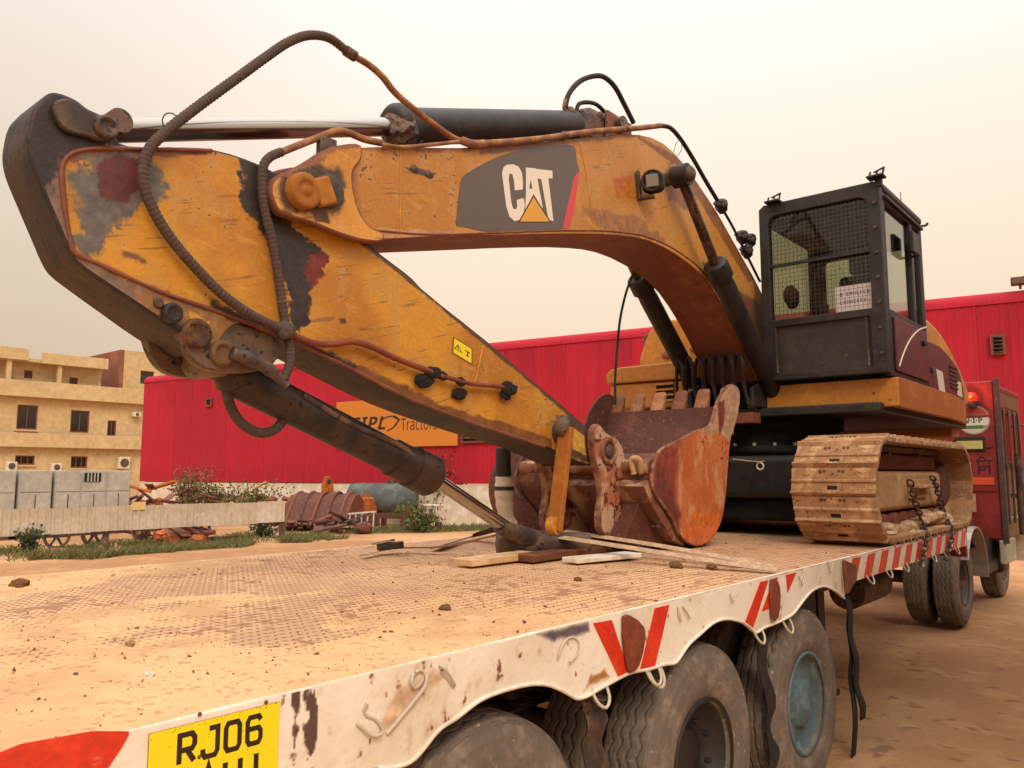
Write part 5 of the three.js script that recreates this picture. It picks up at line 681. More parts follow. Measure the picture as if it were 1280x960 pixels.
  fill([[-3.879,3.62],[-3.722,3.394],[-4.068,3.478]], '#3a2a22'); fill([[-3.879,3.601],[-3.742,3.406],[-4.046,3.481]], '#d89a30');
  const r = rng(219); for (let i = 0; i < 420; i++) { x.globalAlpha = 0.10 + 0.15 * r(); x.fillStyle = r() < 0.5 ? '#8a6c50' : '#3a302c'; const a = r() * c.width, bq = r() * c.height; x.fillRect(a, bq, 1 + r() * 26, 1 + r() * 3); } x.globalAlpha = 1;
  const t = new THREE.CanvasTexture(c); t.colorSpace = THREE.SRGBColorSpace; fitTex(t, s0, y0, s1, y1); part(b, 'maker_decal', prism(D, BX1 + 0.0005, BX1 + 0.003, 0), M({ map: t, roughness: 0.45 }));
  // work lamp
  const [lx, ly, lz] = one([[-2.98,4.051,-5.189]]); const lamp = new THREE.Group(); lamp.name = 'work_lamp'; lamp.position.set(lx - eb.x, ly - eb.y, lz - eb.z); lamp.rotation.set(0.1, 0.35, 0); ex.add(lamp);
  local(lamp, 'lamp_body', new RoundedBoxGeometry(0.17, 0.17, 0.11, 4, 0.055), mat.black, [0, 0, -0.03]); const ring = new THREE.TorusGeometry(0.075, 0.012, 10, 24); ring.rotateZ(Math.PI / 4); local(lamp, 'lamp_rim', ring, mat.rubber, [0, 0, 0.035]); local(lamp, 'lamp_lens', new RoundedBoxGeometry(0.1, 0.1, 0.02, 4, 0.009), M({ color: 0x8c8276, roughness: 0.15, metalness: 0.5 }), [0, 0, 0.032]); local(lamp, 'lamp_bracket', [box(-0.12, -0.10, -0.1, 0.1, -0.05, 0.02), box(-0.12, 0.0, -0.12, -0.1, -0.05, 0.02)], mat.oily);
}
{ // stick cylinder on top of the boom
  const eye = one([[-3.36,3.262,-1.346]]), neck = one([[-3.36,3.811,-2.899]]), end = one([[-3.36,4.44,-4.703]]), base = one([[-3.36,4.553,-5.07]]);
  const dir = V(...end).sub(V(...neck)), L = dir.length(); dir.normalize();
  const b = part(ex, 'stick_cylinder', turned(neck, end, [[0, 0.05], [0, 0.10], [0.04, 0.13], [0.12, 0.135], [0.15, 0.108], [L - 0.08, 0.108], [L - 0.04, 0.116], [L, 0.10], [L, 0]], 30), mat.black);
  part(b, 'cylinder_rod', cyl(eye, neck, 0.053, undefined, 30), mat.chrome); part(b, 'rod_eye', cyl([-3.5, eye[1], eye[2]], [-3.21, eye[1], eye[2]], 0.05), mat.oily);
  for (const [i, s] of [[0, 1], [1, 0.8], [2, 0.9], [3, 0.7]]) part(b, 'caked_dirt', blob([neck[0] + 0.05 - i * 0.05, neck[1] + 0.05 * (i % 2 ? 1 : -0.6), neck[2] - 0.04 - 0.06 * i], 0.1 * s, 0.1 * s, 0.09 * s, 221 + i, 3, 0.55), mat.oily);
  part(b, 'base_lug', prism([[end[2] + 0.02, end[1] - 0.12], [end[2] + 0.02, end[1] + 0.09], [base[2] - 0.05, base[1] + 0.10], [base[2] - 0.25, base[1] - 0.05], [base[2] - 0.28, base[1] - 0.22]], CX - 0.1, CX + 0.1, 0.03), mat.oily); part(b, 'base_pin', cyl([-3.55, base[1] - 0.03, base[2]], [-3.15, base[1] - 0.03, base[2]], 0.06), mat.oily);
  part(b, 'cylinder_bracket', [box(CX + 0.12, CX + 0.15, base[1] - 0.3, base[1] + 0.05, base[2] - 0.2, base[2] + 0.15, 0.01), box(CX - 0.15, CX - 0.12, base[1] - 0.3, base[1] + 0.05, base[2] - 0.2, base[2] + 0.15, 0.01)][0], mat.brown);
  part(b, 'oil_port', [one([[-3.33,4.489,-4.601]])].map((p) => blob(p, 0.05, 0.06, 0.05, 226, 2, 0.5))[0], mat.oily);
}
// boom cylinders, one on each side
for (const x of [-2.97, -3.73]) {
  const top = one([[-2.97,4.219,-5.618]]), nk = one([[-2.97,3.622,-6.177]]), bt = one([[-2.97,2.538,-7.439]]); for (const p of [top, nk, bt]) p[0] = x;
  const L = Math.hypot(bt[1] - nk[1], bt[2] - nk[2]); const b = part(ex, 'boom_cylinder', turned(nk, bt, [[0, 0.04], [0, 0.085], [0.02, 0.105], [0.16, 0.108], [0.18, 0.085], [0.24, 0.085], [0.26, 0.088], [L - 0.1, 0.088], [L, 0.06], [L, 0]], 26), mat.black);
  part(b, 'cylinder_rod', cyl(top, nk, 0.042, undefined, 24), MT(T.oily, 0.6, { metalness: 0.5, roughness: 0.35 })); part(b, 'rod_eye', cyl([x - 0.06, top[1], top[2]], [x + 0.07, top[1], top[2]], 0.09), mat.black); part(b, 'foot_eye', cyl([x - 0.07, bt[1], bt[2]], [x + 0.07, bt[1], bt[2]], 0.1), mat.black);
  part(b, 'pin', turned([x + 0.07, top[1], top[2]], [x + 0.12, top[1], top[2]], [[0, 0.06], [0.03, 0.06], [0.05, 0.03], [0.05, 0]], 16), mat.oily);
}
part(ex, 'cylinder_shaft', cyl([-3.8, one([[-5.618,4.219]])[1], one([[-5.618,4.219]])[0]], [-2.9, one([[-5.618,4.219]])[1], one([[-5.618,4.219]])[0]], 0.055), mat.oily);
// rocker link hanging from the stick, unpinned from the rod
for (const x of [-3.08]) {
  const a = one([[-4.192,2.139]]), b = one([[-4.056,1.466]]); const l = part(ex, 'rocker_link', bar([x, a[1], a[0]], [x, b[1] + 0.01, b[0]], 0.105, 0.045, 0.012), x > -3.3 ? MT(T.yellow, 0.5, { color: 0xd8c0a0 }) : mat.yellow);
  part(l, 'link_boss', turned([x - 0.04, a[1], a[0]], [x + 0.06, a[1], a[0]], [[0, 0.072], [0.05, 0.072], [0.06, 0.045], [0.075, 0.04], [0.075, 0]], 22), mat.oily); part(l, 'link_eye', cyl([x - 0.03, b[1] + 0.05, b[0]], [x + 0.03, b[1] + 0.05, b[0]], 0.056), mat.yellow);
}
{ // bucket standing on its back, teeth up
  const x1 = -2.84, x0 = -4.06, side = smooth([[-6.301,2.544],[-6.321,2.472],[-6.236,2.28],[-6.119,2.118],[-6.076,1.994],[-6.002,1.688],[-5.917,1.485],[-5.764,1.358],[-5.569,1.304],[-5.394,1.322],[-5.217,1.407],[-5.152,1.5],[-5.009,1.617],[-4.881,1.725],[-4.858,1.829],[-4.911,1.934],[-4.98,2.008],[-5.201,2.07],[-5.488,2.157],[-5.755,2.218],[-5.822,2.29],[-5.892,2.402],[-6.074,2.545],[-6.181,2.574]], 3);
  const path = [[-5.013,1.986],[-4.916,1.906],[-4.885,1.824],[-4.903,1.73],[-5.031,1.617],[-5.175,1.499],[-5.241,1.406],[-5.406,1.327],[-5.569,1.31],[-5.73,1.36],[-5.889,1.486],[-5.973,1.689],[-6.051,1.993],[-6.096,2.117],[-6.159,2.263],[-6.183,2.389]], inner = [], outer = smooth(path, 3, false);
  for (let i = 0; i < outer.length; i++) { const a = outer[Math.max(0, i - 1)], b = outer[Math.min(outer.length - 1, i + 1)], l = Math.hypot(b[0] - a[0], b[1] - a[1]); inner.push([outer[i][0] - (b[1] - a[1]) / l * -0.025, outer[i][1] + (b[0] - a[0]) / l * -0.025]); }
  const bk = part(ex, 'bucket', prism(outer.concat(inner.reverse()), x0, x1 - 0.03, 0.003), mat.rust);
  const sideT = plateTex(side, 640, 640, (s, y) => { const n = fbm(s * 3 + 40, y * 3 + 40, 999, 231), m = fbm(s * 12 + 40, y * 6 + 40, 999, 232, 4), q = fbm(s * 50 + 40, y * 50 + 40, 999, 233, 2); let c = mix([178, 92, 54], [190, 112, 68], sst(0.35, 0.65, n)); c = mix(c, [198, 146, 104], 0.8 * sst(0.5, 0.68, m)); c = mix(c, [120, 56, 42], sst(0.66, 0.78, q * 0.5 + n * 0.5)); return c; }, [
    [smooth([[-4.86,2.016],[-5.143,2.069],[-5.262,2.084],[-5.229,1.909],[-5.195,1.68],[-5.187,1.51],[-5.115,1.457],[-4.881,1.714]], 3), [134, 62, 50], 0.06, 0.07], [[[-4.913,1.989],[-5.061,1.795],[-5.235,1.537],[-5.228,1.395],[-4.85,1.742]], [106, 54, 48], 0.04, 0.04],
    [[[-5.644,2.157],[-5.829,2.303],[-5.936,2.424],[-6.021,2.626],[-6.404,2.661],[-6.295,2.249],[-6.088,2.097],[-5.919,2.168]], [176, 140, 110], 0.03, 0.012], [[[-5.905,2.39],[-6.039,2.464],[-5.98,2.235],[-5.903,2.136]], [112, 60, 50], 0.03, 0.008], [[[-5.456,1.557],[-5.879,1.542],[-5.867,1.37],[-5.49,1.263],[-5.228,1.395]], [196, 104, 52], 0.03, 0.02],
  ], 235);
  for (const [a, b, m] of [[x1 - 0.028, x1, [M({ map: sideT, roughness: 0.42, bumpMap: rep(bumpT, 0.6), bumpScale: 0.006 }), mat.bucket]], [x0 - 0.028, x0 - 0.0005, mat.rust]]) part(bk, 'side_plate', prism(side, a, b, 0.01), m);
  const tip = one([[-6.311,2.59]]), root = one([[-6.171,2.101]]), lip = one([[-6.247,2.33]]);
  for (let i = 0; i < 6; i++) { const x = -2.95 - i * 0.212, cap = i === 0 ? 0 : 0; const zo = 0.05 + cap; const g = prism([[root[0] + zo + 0.03, root[1] - 0.03], [lip[0] + zo + 0.05, lip[1] - 0.02], [tip[0] + zo * 0.6, tip[1] - 0.05], [tip[0] + zo * 0.6 - 0.03, tip[1] - 0.025], [lip[0] - 0.05, lip[1] + 0.02], [lip[0] - 0.055, lip[1] - 0.12], [lip[0] - 0.005, lip[1] - 0.12], [root[0] + 0.012, root[1] + 0.02]], x - 0.06, x + 0.06, 0.024); part(bk, 'tooth', g, MT(T.mudSteel, 0.5, { color: [0xe8c8b0, 0xc8a090, 0xb08878][i % 3] })); }
  const lp = one([[-6.257,2.25]]); part(bk, 'lip_plate', box(x0, x1 - 0.03, lp[1] - 0.09, lp[1] + 0.09, lp[0] + 0.012, lp[0] + 0.035, 0.006), MT(T.mudSteel, 0.9, { color: 0xd0b49c }));
  // hinge ears, pins and the stiffening tube on the bucket's back
  const ear = smooth([[-4.531,2.122],[-4.59,2.18],[-4.678,2.128],[-4.81,2.088],[-4.902,2.011],[-4.931,1.897],[-5.014,1.794],[-5.189,1.722],[-5.326,1.661],[-5.416,1.521],[-5.556,1.375],[-5.653,1.296],[-5.108,1.309],[-4.873,1.37],[-4.731,1.4],[-4.614,1.45],[-4.596,1.553],[-4.629,1.687],[-4.602,1.818],[-4.537,1.959]], 3);
  const hole = (p, r) => { const [z, y] = p; return Array.from({ length: 18 }, (_, i) => [z + Math.cos(i / 18 * 6.283) * r, y + Math.sin(i / 18 * 6.283) * r]); }, h2 = one([[-4.825,1.511]]), h1 = one([[-4.695,1.995]]);
  const earT = plateTex(ear, 512, 512, (s, y) => { const n = fbm(s * 6 + 40, y * 6 + 40, 999, 236), q = fbm(s * 30 + 40, y * 30 + 40, 999, 237, 3); let c = mix([184, 148, 116], [160, 96, 66], sst(0.48, 0.62, n)); c = mix(c, [196, 112, 44], sst(0.58, 0.68, n * 0.6 + q * 0.4)); return mix(c, [84, 42, 36], sst(0.58, 0.66, q * 0.7 + n * 0.3)); }, [], 238);
  for (const [a, b] of [[-3.155, -3.095], [-3.635, -3.575]]) { const e = part(bk, 'hinge_ear', prism(ear, a, b, 0.01, [hole(h2, 0.035)]), [M({ map: earT, roughness: 0.8, bumpMap: rep(bumpT, 0.3), bumpScale: 0.006 }), mat.bucket]); for (const [p, r] of [[h1, 0.1], [h2, 0.062]]) part(e, 'ear_boss', turned([b, p[1], p[0]], [b + 0.025, p[1], p[0]], [[0, r], [0.02, r * 0.96], [0.025, r * 0.86], [0.022, r * 0.66], [0.0, r * 0.6]], 24), mat.bucket); }
  part(bk, 'hinge_pin', turned([-3.68, h1[1], h1[0]], [-3.06, h1[1], h1[0]], [[0, 0], [0, 0.05], [0.6, 0.05], [0.61, 0.03], [0.62, 0]], 20), mat.oily);
  const tb2 = one([[-4.953,1.879]]); part(bk, 'stiffener_tube', cyl([x0 + 0.02, tb2[1], tb2[0] + 0.03], [x1 - 0.04, tb2[1], tb2[0] + 0.03], 0.06), mat.bucket); part(bk, 'lifting_eye', hose([[-2.93, tb2[1] - 0.04, tb2[0] + 0.09], [-2.93, tb2[1] + 0.06, tb2[0] + 0.12], [-2.99, tb2[1] + 0.06, tb2[0] + 0.12], [-2.99, tb2[1] - 0.04, tb2[0] + 0.09]], 0.022, { seg: 8 }), mat.sandy);
  const zz = one([[-4.884,1.796]])[0]; const r = rng(239); for (let i = 0; i < 14; i++) part(bk, 'bolt_head', blob([-2.9 - (i % 7) * 0.035 - r() * 0.01, DECK + 0.17 + Math.floor(i / 7) * 0.1 + r() * 0.02, zz - 0.15 + Math.floor(i / 7) * 0.04], 0.012, 0.012, 0.03, i + 4, 1, 0.2), mat.rust);
  part(bk, 'back_plate', prism([[-4.873,1.796],[-5.031,1.606],[-5.186,1.482],[-5.369,1.312],[-5.18,1.364],[-5.027,1.517],[-4.878,1.643],[-4.797,1.753]], -3.57, x1 - 0.035, 0.006), mat.bucket); part(bk, 'back_plate', prism([[-4.997,1.771],[-5.172,1.699],[-5.374,1.505],[-5.584,1.289],[-4.877,1.337],[-4.676,1.404]], -3.09, x1 - 0.12, 0.006), MT(T.rust, 0.6, { color: 0xe8c8a8 }));
}
{ // tracks
  const tr = new THREE.Group(); tr.name = 'track'; const TX = -2.075; tr.position.set(TX - eb.x, 0, -7.875 - eb.z); place(tr, ex);
  const R = 0.395, half = 1.29, yc = 0.43, per = 2 * Math.PI * R + 4 * half, n = 36, pitch = per / n;
  const sp = [[-0.5, -0.03], [-0.5, 0.004], [-0.44, 0.006], [-0.1, 0.006], [-0.06, 0.018], [0.0, 0.018], [0.04, 0.006], [0.33, 0.008], [0.37, 0.034], [0.43, 0.032], [0.5, -0.002], [0.53, -0.012], [0.5, -0.03]].map(([a, b]) => [a * pitch * 0.985, b]);
  const mk = (sd) => { const g = prism(sp, -0.3125, 0.3125, 0.003); const p = g.attributes.position, v = V(); for (let i = 0; i < p.count; i++) { v.fromBufferAttribute(p, i); p.setY(i, v.y + 0.004 * (fbm(v.x * 9 + sd * 7 + 20, v.z * 12 + 20, 999, sd, 3) - 0.5)); } return g; };
  const shoes = [1, 2, 3].map(mk), mats = [mat.mud, MT(T.mudSteel, 0.55, { roughness: 0.9, bumpScale: 0.008, color: 0xe6d8c8 }), MT(T.mudSteel, 1.1, { roughness: 0.9, bumpScale: 0.008, color: 0xf4e6d4 })];
  const at = (s) => { s = ((s % per) + per) % per; const a = Math.PI * R; if (s < 2 * half) return [half - s, yc + R, Math.PI]; s -= 2 * half; if (s < a) { const t = s / R; return [-half - Math.sin(t) * R, yc + Math.cos(t) * R, Math.PI - t]; } s -= a; if (s < 2 * half) return [-half + s, yc - R, 0]; s -= 2 * half; const t = s / R; return [half + Math.sin(t) * R, yc - Math.cos(t) * R, -t]; };
  const slotG = new THREE.BoxGeometry(0.075, 0.004, 0.03), notchG = new THREE.BoxGeometry(0.018, 0.006, 0.018);
  for (let i = 0; i < n; i++) {
    const [z, y, t] = at((i + 0.35) * pitch), nx = -Math.sin(t), ny = -Math.cos(t); void nx;
    const m = new THREE.Mesh(shoes[i % 3], mats[Math.floor(R0() * 3)]); m.name = 'shoe'; m.position.set((R0() - 0.5) * 0.012, y, z); m.rotation.x = Math.PI + t; place(m, tr); void ny;
    if (i > 17 || i < 6) { const s = new THREE.Mesh(slotG, mat.dark); s.name = 'shoe_slot'; s.position.set(m.position.x, y, z); s.rotation.x = m.rotation.x; s.translateY(0.0065); s.translateZ(0.045); place(s, tr); for (const bx of [-0.09, -0.06, 0.05, 0.08]) { const b = new THREE.Mesh(notchG, mat.oily); b.name = 'shoe_bolt'; b.position.set(m.position.x + bx, y, z); b.rotation.x = m.rotation.x; b.translateY(0.008); b.translateZ(-0.082); place(b, tr); } }
  }
  // frame, idler, sprocket, rollers and link chain inside
  local(tr, 'track_frame', [box(-0.2, 0.16, 0.24, 0.57, -1.0, 1.0, 0.05), box(-0.12, 0.1, 0.28, 0.44, -1.2, 1.2, 0.03)][0], mat.sandy); local(tr, 'frame_web', box(-0.27, -0.24, 0.1, 0.77, -1.45, 1.45), mat.brown); local(tr, 'packed_mud', box(-0.23, 0.1, 0.58, 0.725, -1.1, 1.1, 0.03), mat.brown); local(tr, 'frame_rib', box(0.161, 0.185, 0.33, 0.5, -0.35, 0.25, 0.01), mat.sandy);
  local(tr, 'idler_wheel', turned([-0.12, yc, half], [0.12, yc, half], [[0, 0], [0, 0.16], [0.02, 0.3], [0.06, 0.335], [0.18, 0.335], [0.22, 0.3], [0.24, 0.16], [0.24, 0.1], [0.27, 0.08], [0.27, 0]], 30), mat.sandy); local(tr, 'sprocket', turned([-0.1, yc, -half], [0.14, yc, -half], [[0, 0], [0, 0.33], [0.05, 0.34], [0.1, 0.26], [0.2, 0.24], [0.24, 0.18], [0.24, 0]], 22), mat.rust);
  for (let i = 0; i < 7; i++) local(tr, 'roller', cyl([-0.15, 0.14, -0.95 + i * 0.317], [0.17, 0.14, -0.95 + i * 0.317], 0.085, undefined, 16), mat.brown); for (const z of [-0.5, 0.5]) local(tr, 'carrier_roller', cyl([-0.12, 0.68, z], [0.1, 0.68, z], 0.06, undefined, 16), mat.oily);
  for (const x of [-0.07, 0.07]) { local(tr, 'link_rail', box(x - 0.02, x + 0.02, 0.075, 0.12, -half, half), mat.oily); local(tr, 'link_rail', box(x - 0.02, x + 0.02, 0.73, 0.785, -half, half), mat.oily); }
  local(tr, 'step', [box(0.162, 0.25, 0.42, 0.45, -0.3, 0.2, 0.008)][0], mat.sandy); for (let i = 0; i < 7; i++) local(tr, 'caked_dirt', blob([0.13, 0.11 + 0.04 * Math.sin(i), -0.95 + i * 0.32], 0.12, 0.07, 0.17, 241 + i, 2, 0.5), mat.mud);
  const far = tr.clone(); far.position.x = -4.455 - eb.x; ex.add(far);
}
{ // car body, turntable, main frame
  part(ex, 'car_body', box(-4.14, -2.39, 1.62, 2.0, -9.0, -6.9, 0.06), mat.black); part(ex, 'cross_frame', box(-4.12, -2.41, 1.42, 1.618, -8.9, -7.0, 0.04), mat.soot); part(ex, 'travel_motor', cyl([-2.42, 1.6, -9.15], [-2.9, 1.6, -9.15], 0.24), mat.soot); part(ex, 'turntable', turned([-3.3, 2.0, -8.0], [-3.3, 2.36, -8.0], [[0, 0], [0, 0.75], [0.1, 0.75], [0.11, 0.66], [0.25, 0.66], [0.26, 0.72], [0.36, 0.72], [0.36, 0]], 40), mat.soot);
  for (let i = 0; i < 12; i++) { const a = i / 12 * Math.PI - 0.2; part(ex, 'ring_bolt', cyl([-3.3 + Math.cos(a) * 0.71, 2.101, -8.0 + Math.sin(a) * 0.71], [-3.3 + Math.cos(a) * 0.71, 2.13, -8.0 + Math.sin(a) * 0.71], 0.02, undefined, 8), mat.steel); }
  part(ex, 'main_frame', box(-4.6, -1.98, 2.362, 2.45, -10.6, -7.2, 0.02), mat.black); part(ex, 'frame_cheek', prism([[-7.0, 2.452], [-7.0, 2.62], [-7.35, 2.75], [-7.8, 2.92], [-8.2, 2.92], [-8.3, 2.452]], -3.06, -3.02, 0.01), mat.black); part(ex, 'frame_cheek', prism([[-7.0, 2.452], [-7.0, 2.62], [-7.35, 2.75], [-7.8, 2.92], [-8.2, 2.92], [-8.3, 2.452]], -3.68, -3.64, 0.01), mat.black);
  part(ex, 'frame_front', box(-3.75, -3.035, 2.30, 2.40, -7.19, -7.0, 0.01), mat.brown); part(ex, 'swing_motor', turned([-3.3, 2.452, -8.7], [-3.3, 3.1, -8.7], [[0, 0.2], [0.3, 0.2], [0.35, 0.13], [0.6, 0.12], [0.64, 0]], 20), mat.black);
  // cab base platform and side beam
  const front = one([[-7.295,2.66]]), bot = one([[-7.247,2.411]]), zF = front[0], yT = front[1], yB = bot[1];
  part(ex, 'platform_front', box(-3.02, -1.861, yB, yT, zF - 0.06, zF, 0.012), mat.yellow); part(ex, 'platform_deck', box(-3.02, -1.92, yT - 0.05, yT - 0.003, -9.0, zF - 0.061), mat.black); part(ex, 'platform_floor', box(-3.02, -1.92, yB + 0.01, yB + 0.03, -9.0, zF - 0.061), mat.black);
  const sb = [[-1.86, zF - 0.061], [-1.86, -9.3], [-1.89, -9.9], [-1.96, -10.5], [-2.05, -10.9]], sh = new THREE.Shape([...sb, ...sb.slice().reverse().map(([x, z]) => [x - 0.06, z])].map(([x, z]) => new THREE.Vector2(x, -z))), sg = new THREE.ExtrudeGeometry(sh, { depth: yT - yB, bevelEnabled: true, bevelThickness: 0.006, bevelSize: 0.006, bevelOffset: -0.006, bevelSegments: 2 }); sg.rotateX(-Math.PI / 2); sg.translate(0, yB, 0); part(ex, 'side_beam', cubeUV(sg), MT(T.yellow, 1.3, { color: 0xe0c0a0, roughness: 0.6 }));
  // engine body behind the cab: yellow shell, dark red side door, vents
  const body = smooth([[-8.66, yT + 0.002], [-8.66, 3.36], [-8.75, 3.42], [-9.2, 3.40], [-9.7, 3.30], [-10.2, 3.12], [-10.6, 2.92], [-10.75, 2.78], [-10.76, yT + 0.002]], 3); part(ex, 'engine_hood', prism(body, -4.62, -1.96, 0.05), mat.yellow);
  const cw = new THREE.Shape([[-4.5, 10.4], [-4.5, 10.77], [-3.9, 10.95], [-3.3, 11.0], [-2.7, 10.95], [-2.1, 10.77], [-2.1, 10.4]].map(([a, b]) => new THREE.Vector2(a, b))), cg = new THREE.ExtrudeGeometry(cw, { depth: 0.85, bevelEnabled: true, bevelSize: 0.04, bevelThickness: 0.04, bevelOffset: -0.04 }); cg.rotateX(-Math.PI / 2); cg.translate(0, 2.3, 0); part(ex, 'counterweight', cubeUV(cg), mat.yellow);
  const dz = [[-8.67, yT + 0.004], [-8.67, 3.12], [-8.95, 3.17], [-9.35, 3.16], [-9.8, 3.08], [-10.15, 2.96], [-10.3, yT + 0.004]], dr = part(ex, 'side_door', prism(smooth(dz, 2), -1.962, -1.93, 0.01), mat.maroon);
  const lab = (q, m, name) => part(dr, name, prism(q, -1.9295, -1.926, 0), m), paleM = M({ color: 0xcabba8, roughness: 0.6 }); lab([[-9.01,2.907],[-9.285,2.901],[-9.37,2.67],[-9.091,2.683]], paleM, 'white_lettering'); lab([[-9.953,2.867],[-10.156,2.866],[-10.19,2.696],[-9.948,2.705]], paleM, 'white_lettering');
  for (let i = 0; i < 6; i++) { part(dr, 'louvre', box(-1.929, -1.918, 2.99 - i * 0.045, 3.01 - i * 0.045, -9.98, -9.62, 0.004), mat.black); }
  part(dr, 'door_latch', box(-1.929, -1.90, 2.85, 2.9, -8.85, -8.78, 0.008), mat.oily);
}
{ // cab
  const x1 = -1.895, x0 = -2.985, zF = -7.17, zR = -8.58, y0 = one([[-7.295,2.66]])[1] + 0.003, y1 = 4.385, bm = mat.black, P = (name, g, m = bm, par = ex) => part(par, name, g, m);
  const cab = new THREE.Group(); cab.name = 'cab'; ex.add(cab); const C = (name, g, m = bm) => part(cab, name, g, m);
  const win = smooth([[-2.87,3.32],[-2.857,3.676],[-2.834,4.094],[-2.784,4.192],[-2.661,4.235],[-2.158,4.251],[-2.036,4.238],[-1.998,4.186],[-1.975,3.852],[-1.989,3.268]], 3).map(([x, y]) => [x, y]);
  const fs = new THREE.Shape([[x0, y0 + 0.03], [x1, y0 + 0.03], [x1, y1 - 0.05], [x1 - 0.05, y1 - 0.01], [x0 + 0.05, y1 - 0.01], [x0, y1 - 0.05]].map((p) => new THREE.Vector2(...p)));
  const midY = one([[-2.41,3.26]])[1], rect = (a, b, c, d) => new THREE.Path([[a, c], [b, c], [b, d], [a, d]].map((p) => new THREE.Vector2(...p))); const rr = (a, b, c, d, r) => { const p = new THREE.Path(); p.moveTo(a, c); p.lineTo(b, c); p.lineTo(b, d - r); p.quadraticCurveTo(b, d, b - r, d); p.lineTo(a + r, d); p.quadraticCurveTo(a, d, a, d - r); p.closePath(); return p; }; void win; void rect;
  fs.holes.push(rr(x0 + 0.09, x1 - 0.11, midY, y1 - 0.13, 0.1)); fs.holes.push(rr(x0 + 0.12, x1 - 0.13, y0 + 0.09, midY - 0.07, 0.02));
  const fg = new THREE.ExtrudeGeometry(fs, { depth: 0.07, bevelEnabled: true, bevelSize: 0.008, bevelThickness: 0.008, bevelOffset: -0.008, bevelSegments: 2 }); fg.translate(0, 0, zF - 0.085); C('front_frame', cubeUV(fg));
  C('front_window', box(x0 + 0.085, x1 - 0.105, midY - 0.005, y1 - 0.125, zF - 0.055, zF - 0.05), mat.glass); C('lower_window', box(x0 + 0.115, x1 - 0.125, y0 + 0.085, midY - 0.065, zF - 0.05, zF - 0.04), MT(patchy(251, [66, 58, 52], [50, 44, 40], 0.6, [92, 80, 68], 4, 0.7), 1, { roughness: 0.4 }));
  const mb = one([[-2.399,3.769]])[1]; C('window_bar', box(x0 + 0.085, x1 - 0.105, mb - 0.014, mb + 0.014, zF - 0.03, zF - 0.005), bm);
  const gx0 = x0 + 0.09, gx1 = x1 - 0.11, bars = []; for (let i = 1; i < 24; i++) { const x = gx0 + (gx1 - gx0) * i / 24; bars.push(box(x - 0.0013, x + 0.0013, midY + 0.005, y1 - 0.14, zF - 0.022, zF - 0.018)); } for (let i = 1; i < 26; i++) { const y = midY + (y1 - 0.13 - midY) * i / 26; bars.push(box(gx0, gx1, y - 0.0013, y + 0.0013, zF - 0.018, zF - 0.014)); } const gm = C('guard_mesh', join(bars), M({ color: 0x4a4440, metalness: 0.3, roughness: 0.6 })); gm.userData.kind = 'stuff';
  { const [[a, b], [e, f]] = [[-2.319,3.492],[-1.985,3.259]]; const c = document.createElement('canvas'); c.width = 256; c.height = 140; const k = c.getContext('2d'), r = rng(253); k.fillStyle = '#dcd2d2'; k.fillRect(0, 0, 256, 140); k.fillStyle = '#5a5058'; for (let l = 0; l < 2; l++) for (let i = 0; i < 9; i++) { if (r() < 0.15) continue; const x = 30 + i * 22, y = 34 + l * 44; k.fillRect(x, y, 5, 20); if (r() < 0.6) k.fillRect(x, y, 14, 4); if (r() < 0.6) k.fillRect(x, y + 9, 13, 4); if (r() < 0.5) k.fillRect(x, y + 17, 14, 4); if (r() < 0.5) k.fillRect(x + 11, y, 4, 20); } const t = new THREE.CanvasTexture(c); t.colorSpace = THREE.SRGBColorSpace; const g = new THREE.PlaneGeometry(e - a, b - f); g.translate((a + e) / 2, (b + f) / 2, zF - 0.045); C('paper_notice', g, M({ map: t, roughness: 0.9 })); }
  for (const x of [x0, x1 - 0.08]) C('corner_post', box(x, x + 0.08, y0, y1 - 0.09, zR, zR + 0.08, 0.02)); C('roof', box(x0 - 0.01, x1 + 0.01, y1 - 0.085, y1, zR - 0.01, zF - 0.08, 0.035)); C('headliner', box(x0 + 0.07, x1 - 0.07, y1 - 0.11, y1 - 0.087, zR + 0.09, zF - 0.1), MT(T.grey, 1.2, { color: 0xc8bcac })); C('roof_hatch', box(x0 + 0.25, x1 - 0.25, y1 + 0.001, y1 + 0.035, zR + 0.3, zF - 0.35, 0.015));
  const pillar = one([[-8.165,3.829]])[0]; const side = (name, xa, xb, za, zb, dz2) => { const g = prism([[zF - 0.086, y0 + 0.01], [zR + 0.081, y0 + 0.01], [zR + 0.081, y1 - 0.09], [zF - 0.086, y1 - 0.09]], xa, xb, 0.008, dz2); return C(name, g); };
  const wy0 = one([[-7.414,3.26]])[1], wy1 = y1 - 0.17; side('door_frame', x1 - 0.06, x1, 0, 0, [[[zF - 0.14, wy0], [pillar + 0.03, wy0], [pillar + 0.03, wy1], [zF - 0.14, wy1]], [[pillar - 0.04, wy0], [zR + 0.12, wy0], [zR + 0.12, wy1], [pillar - 0.04, wy1]]]);
  C('door_window', box(x1 - 0.035, x1 - 0.03, wy0, wy1, pillar + 0.03, zF - 0.14), mat.glass); C('door_window', box(x1 - 0.035, x1 - 0.03, wy0, wy1, zR + 0.12, pillar - 0.04), mat.glass); C('door_panel', box(x1 + 0.001, x1 + 0.02, y0 + 0.06, wy0 - 0.06, zR + 0.1, zF - 0.2, 0.008), mat.maroon);
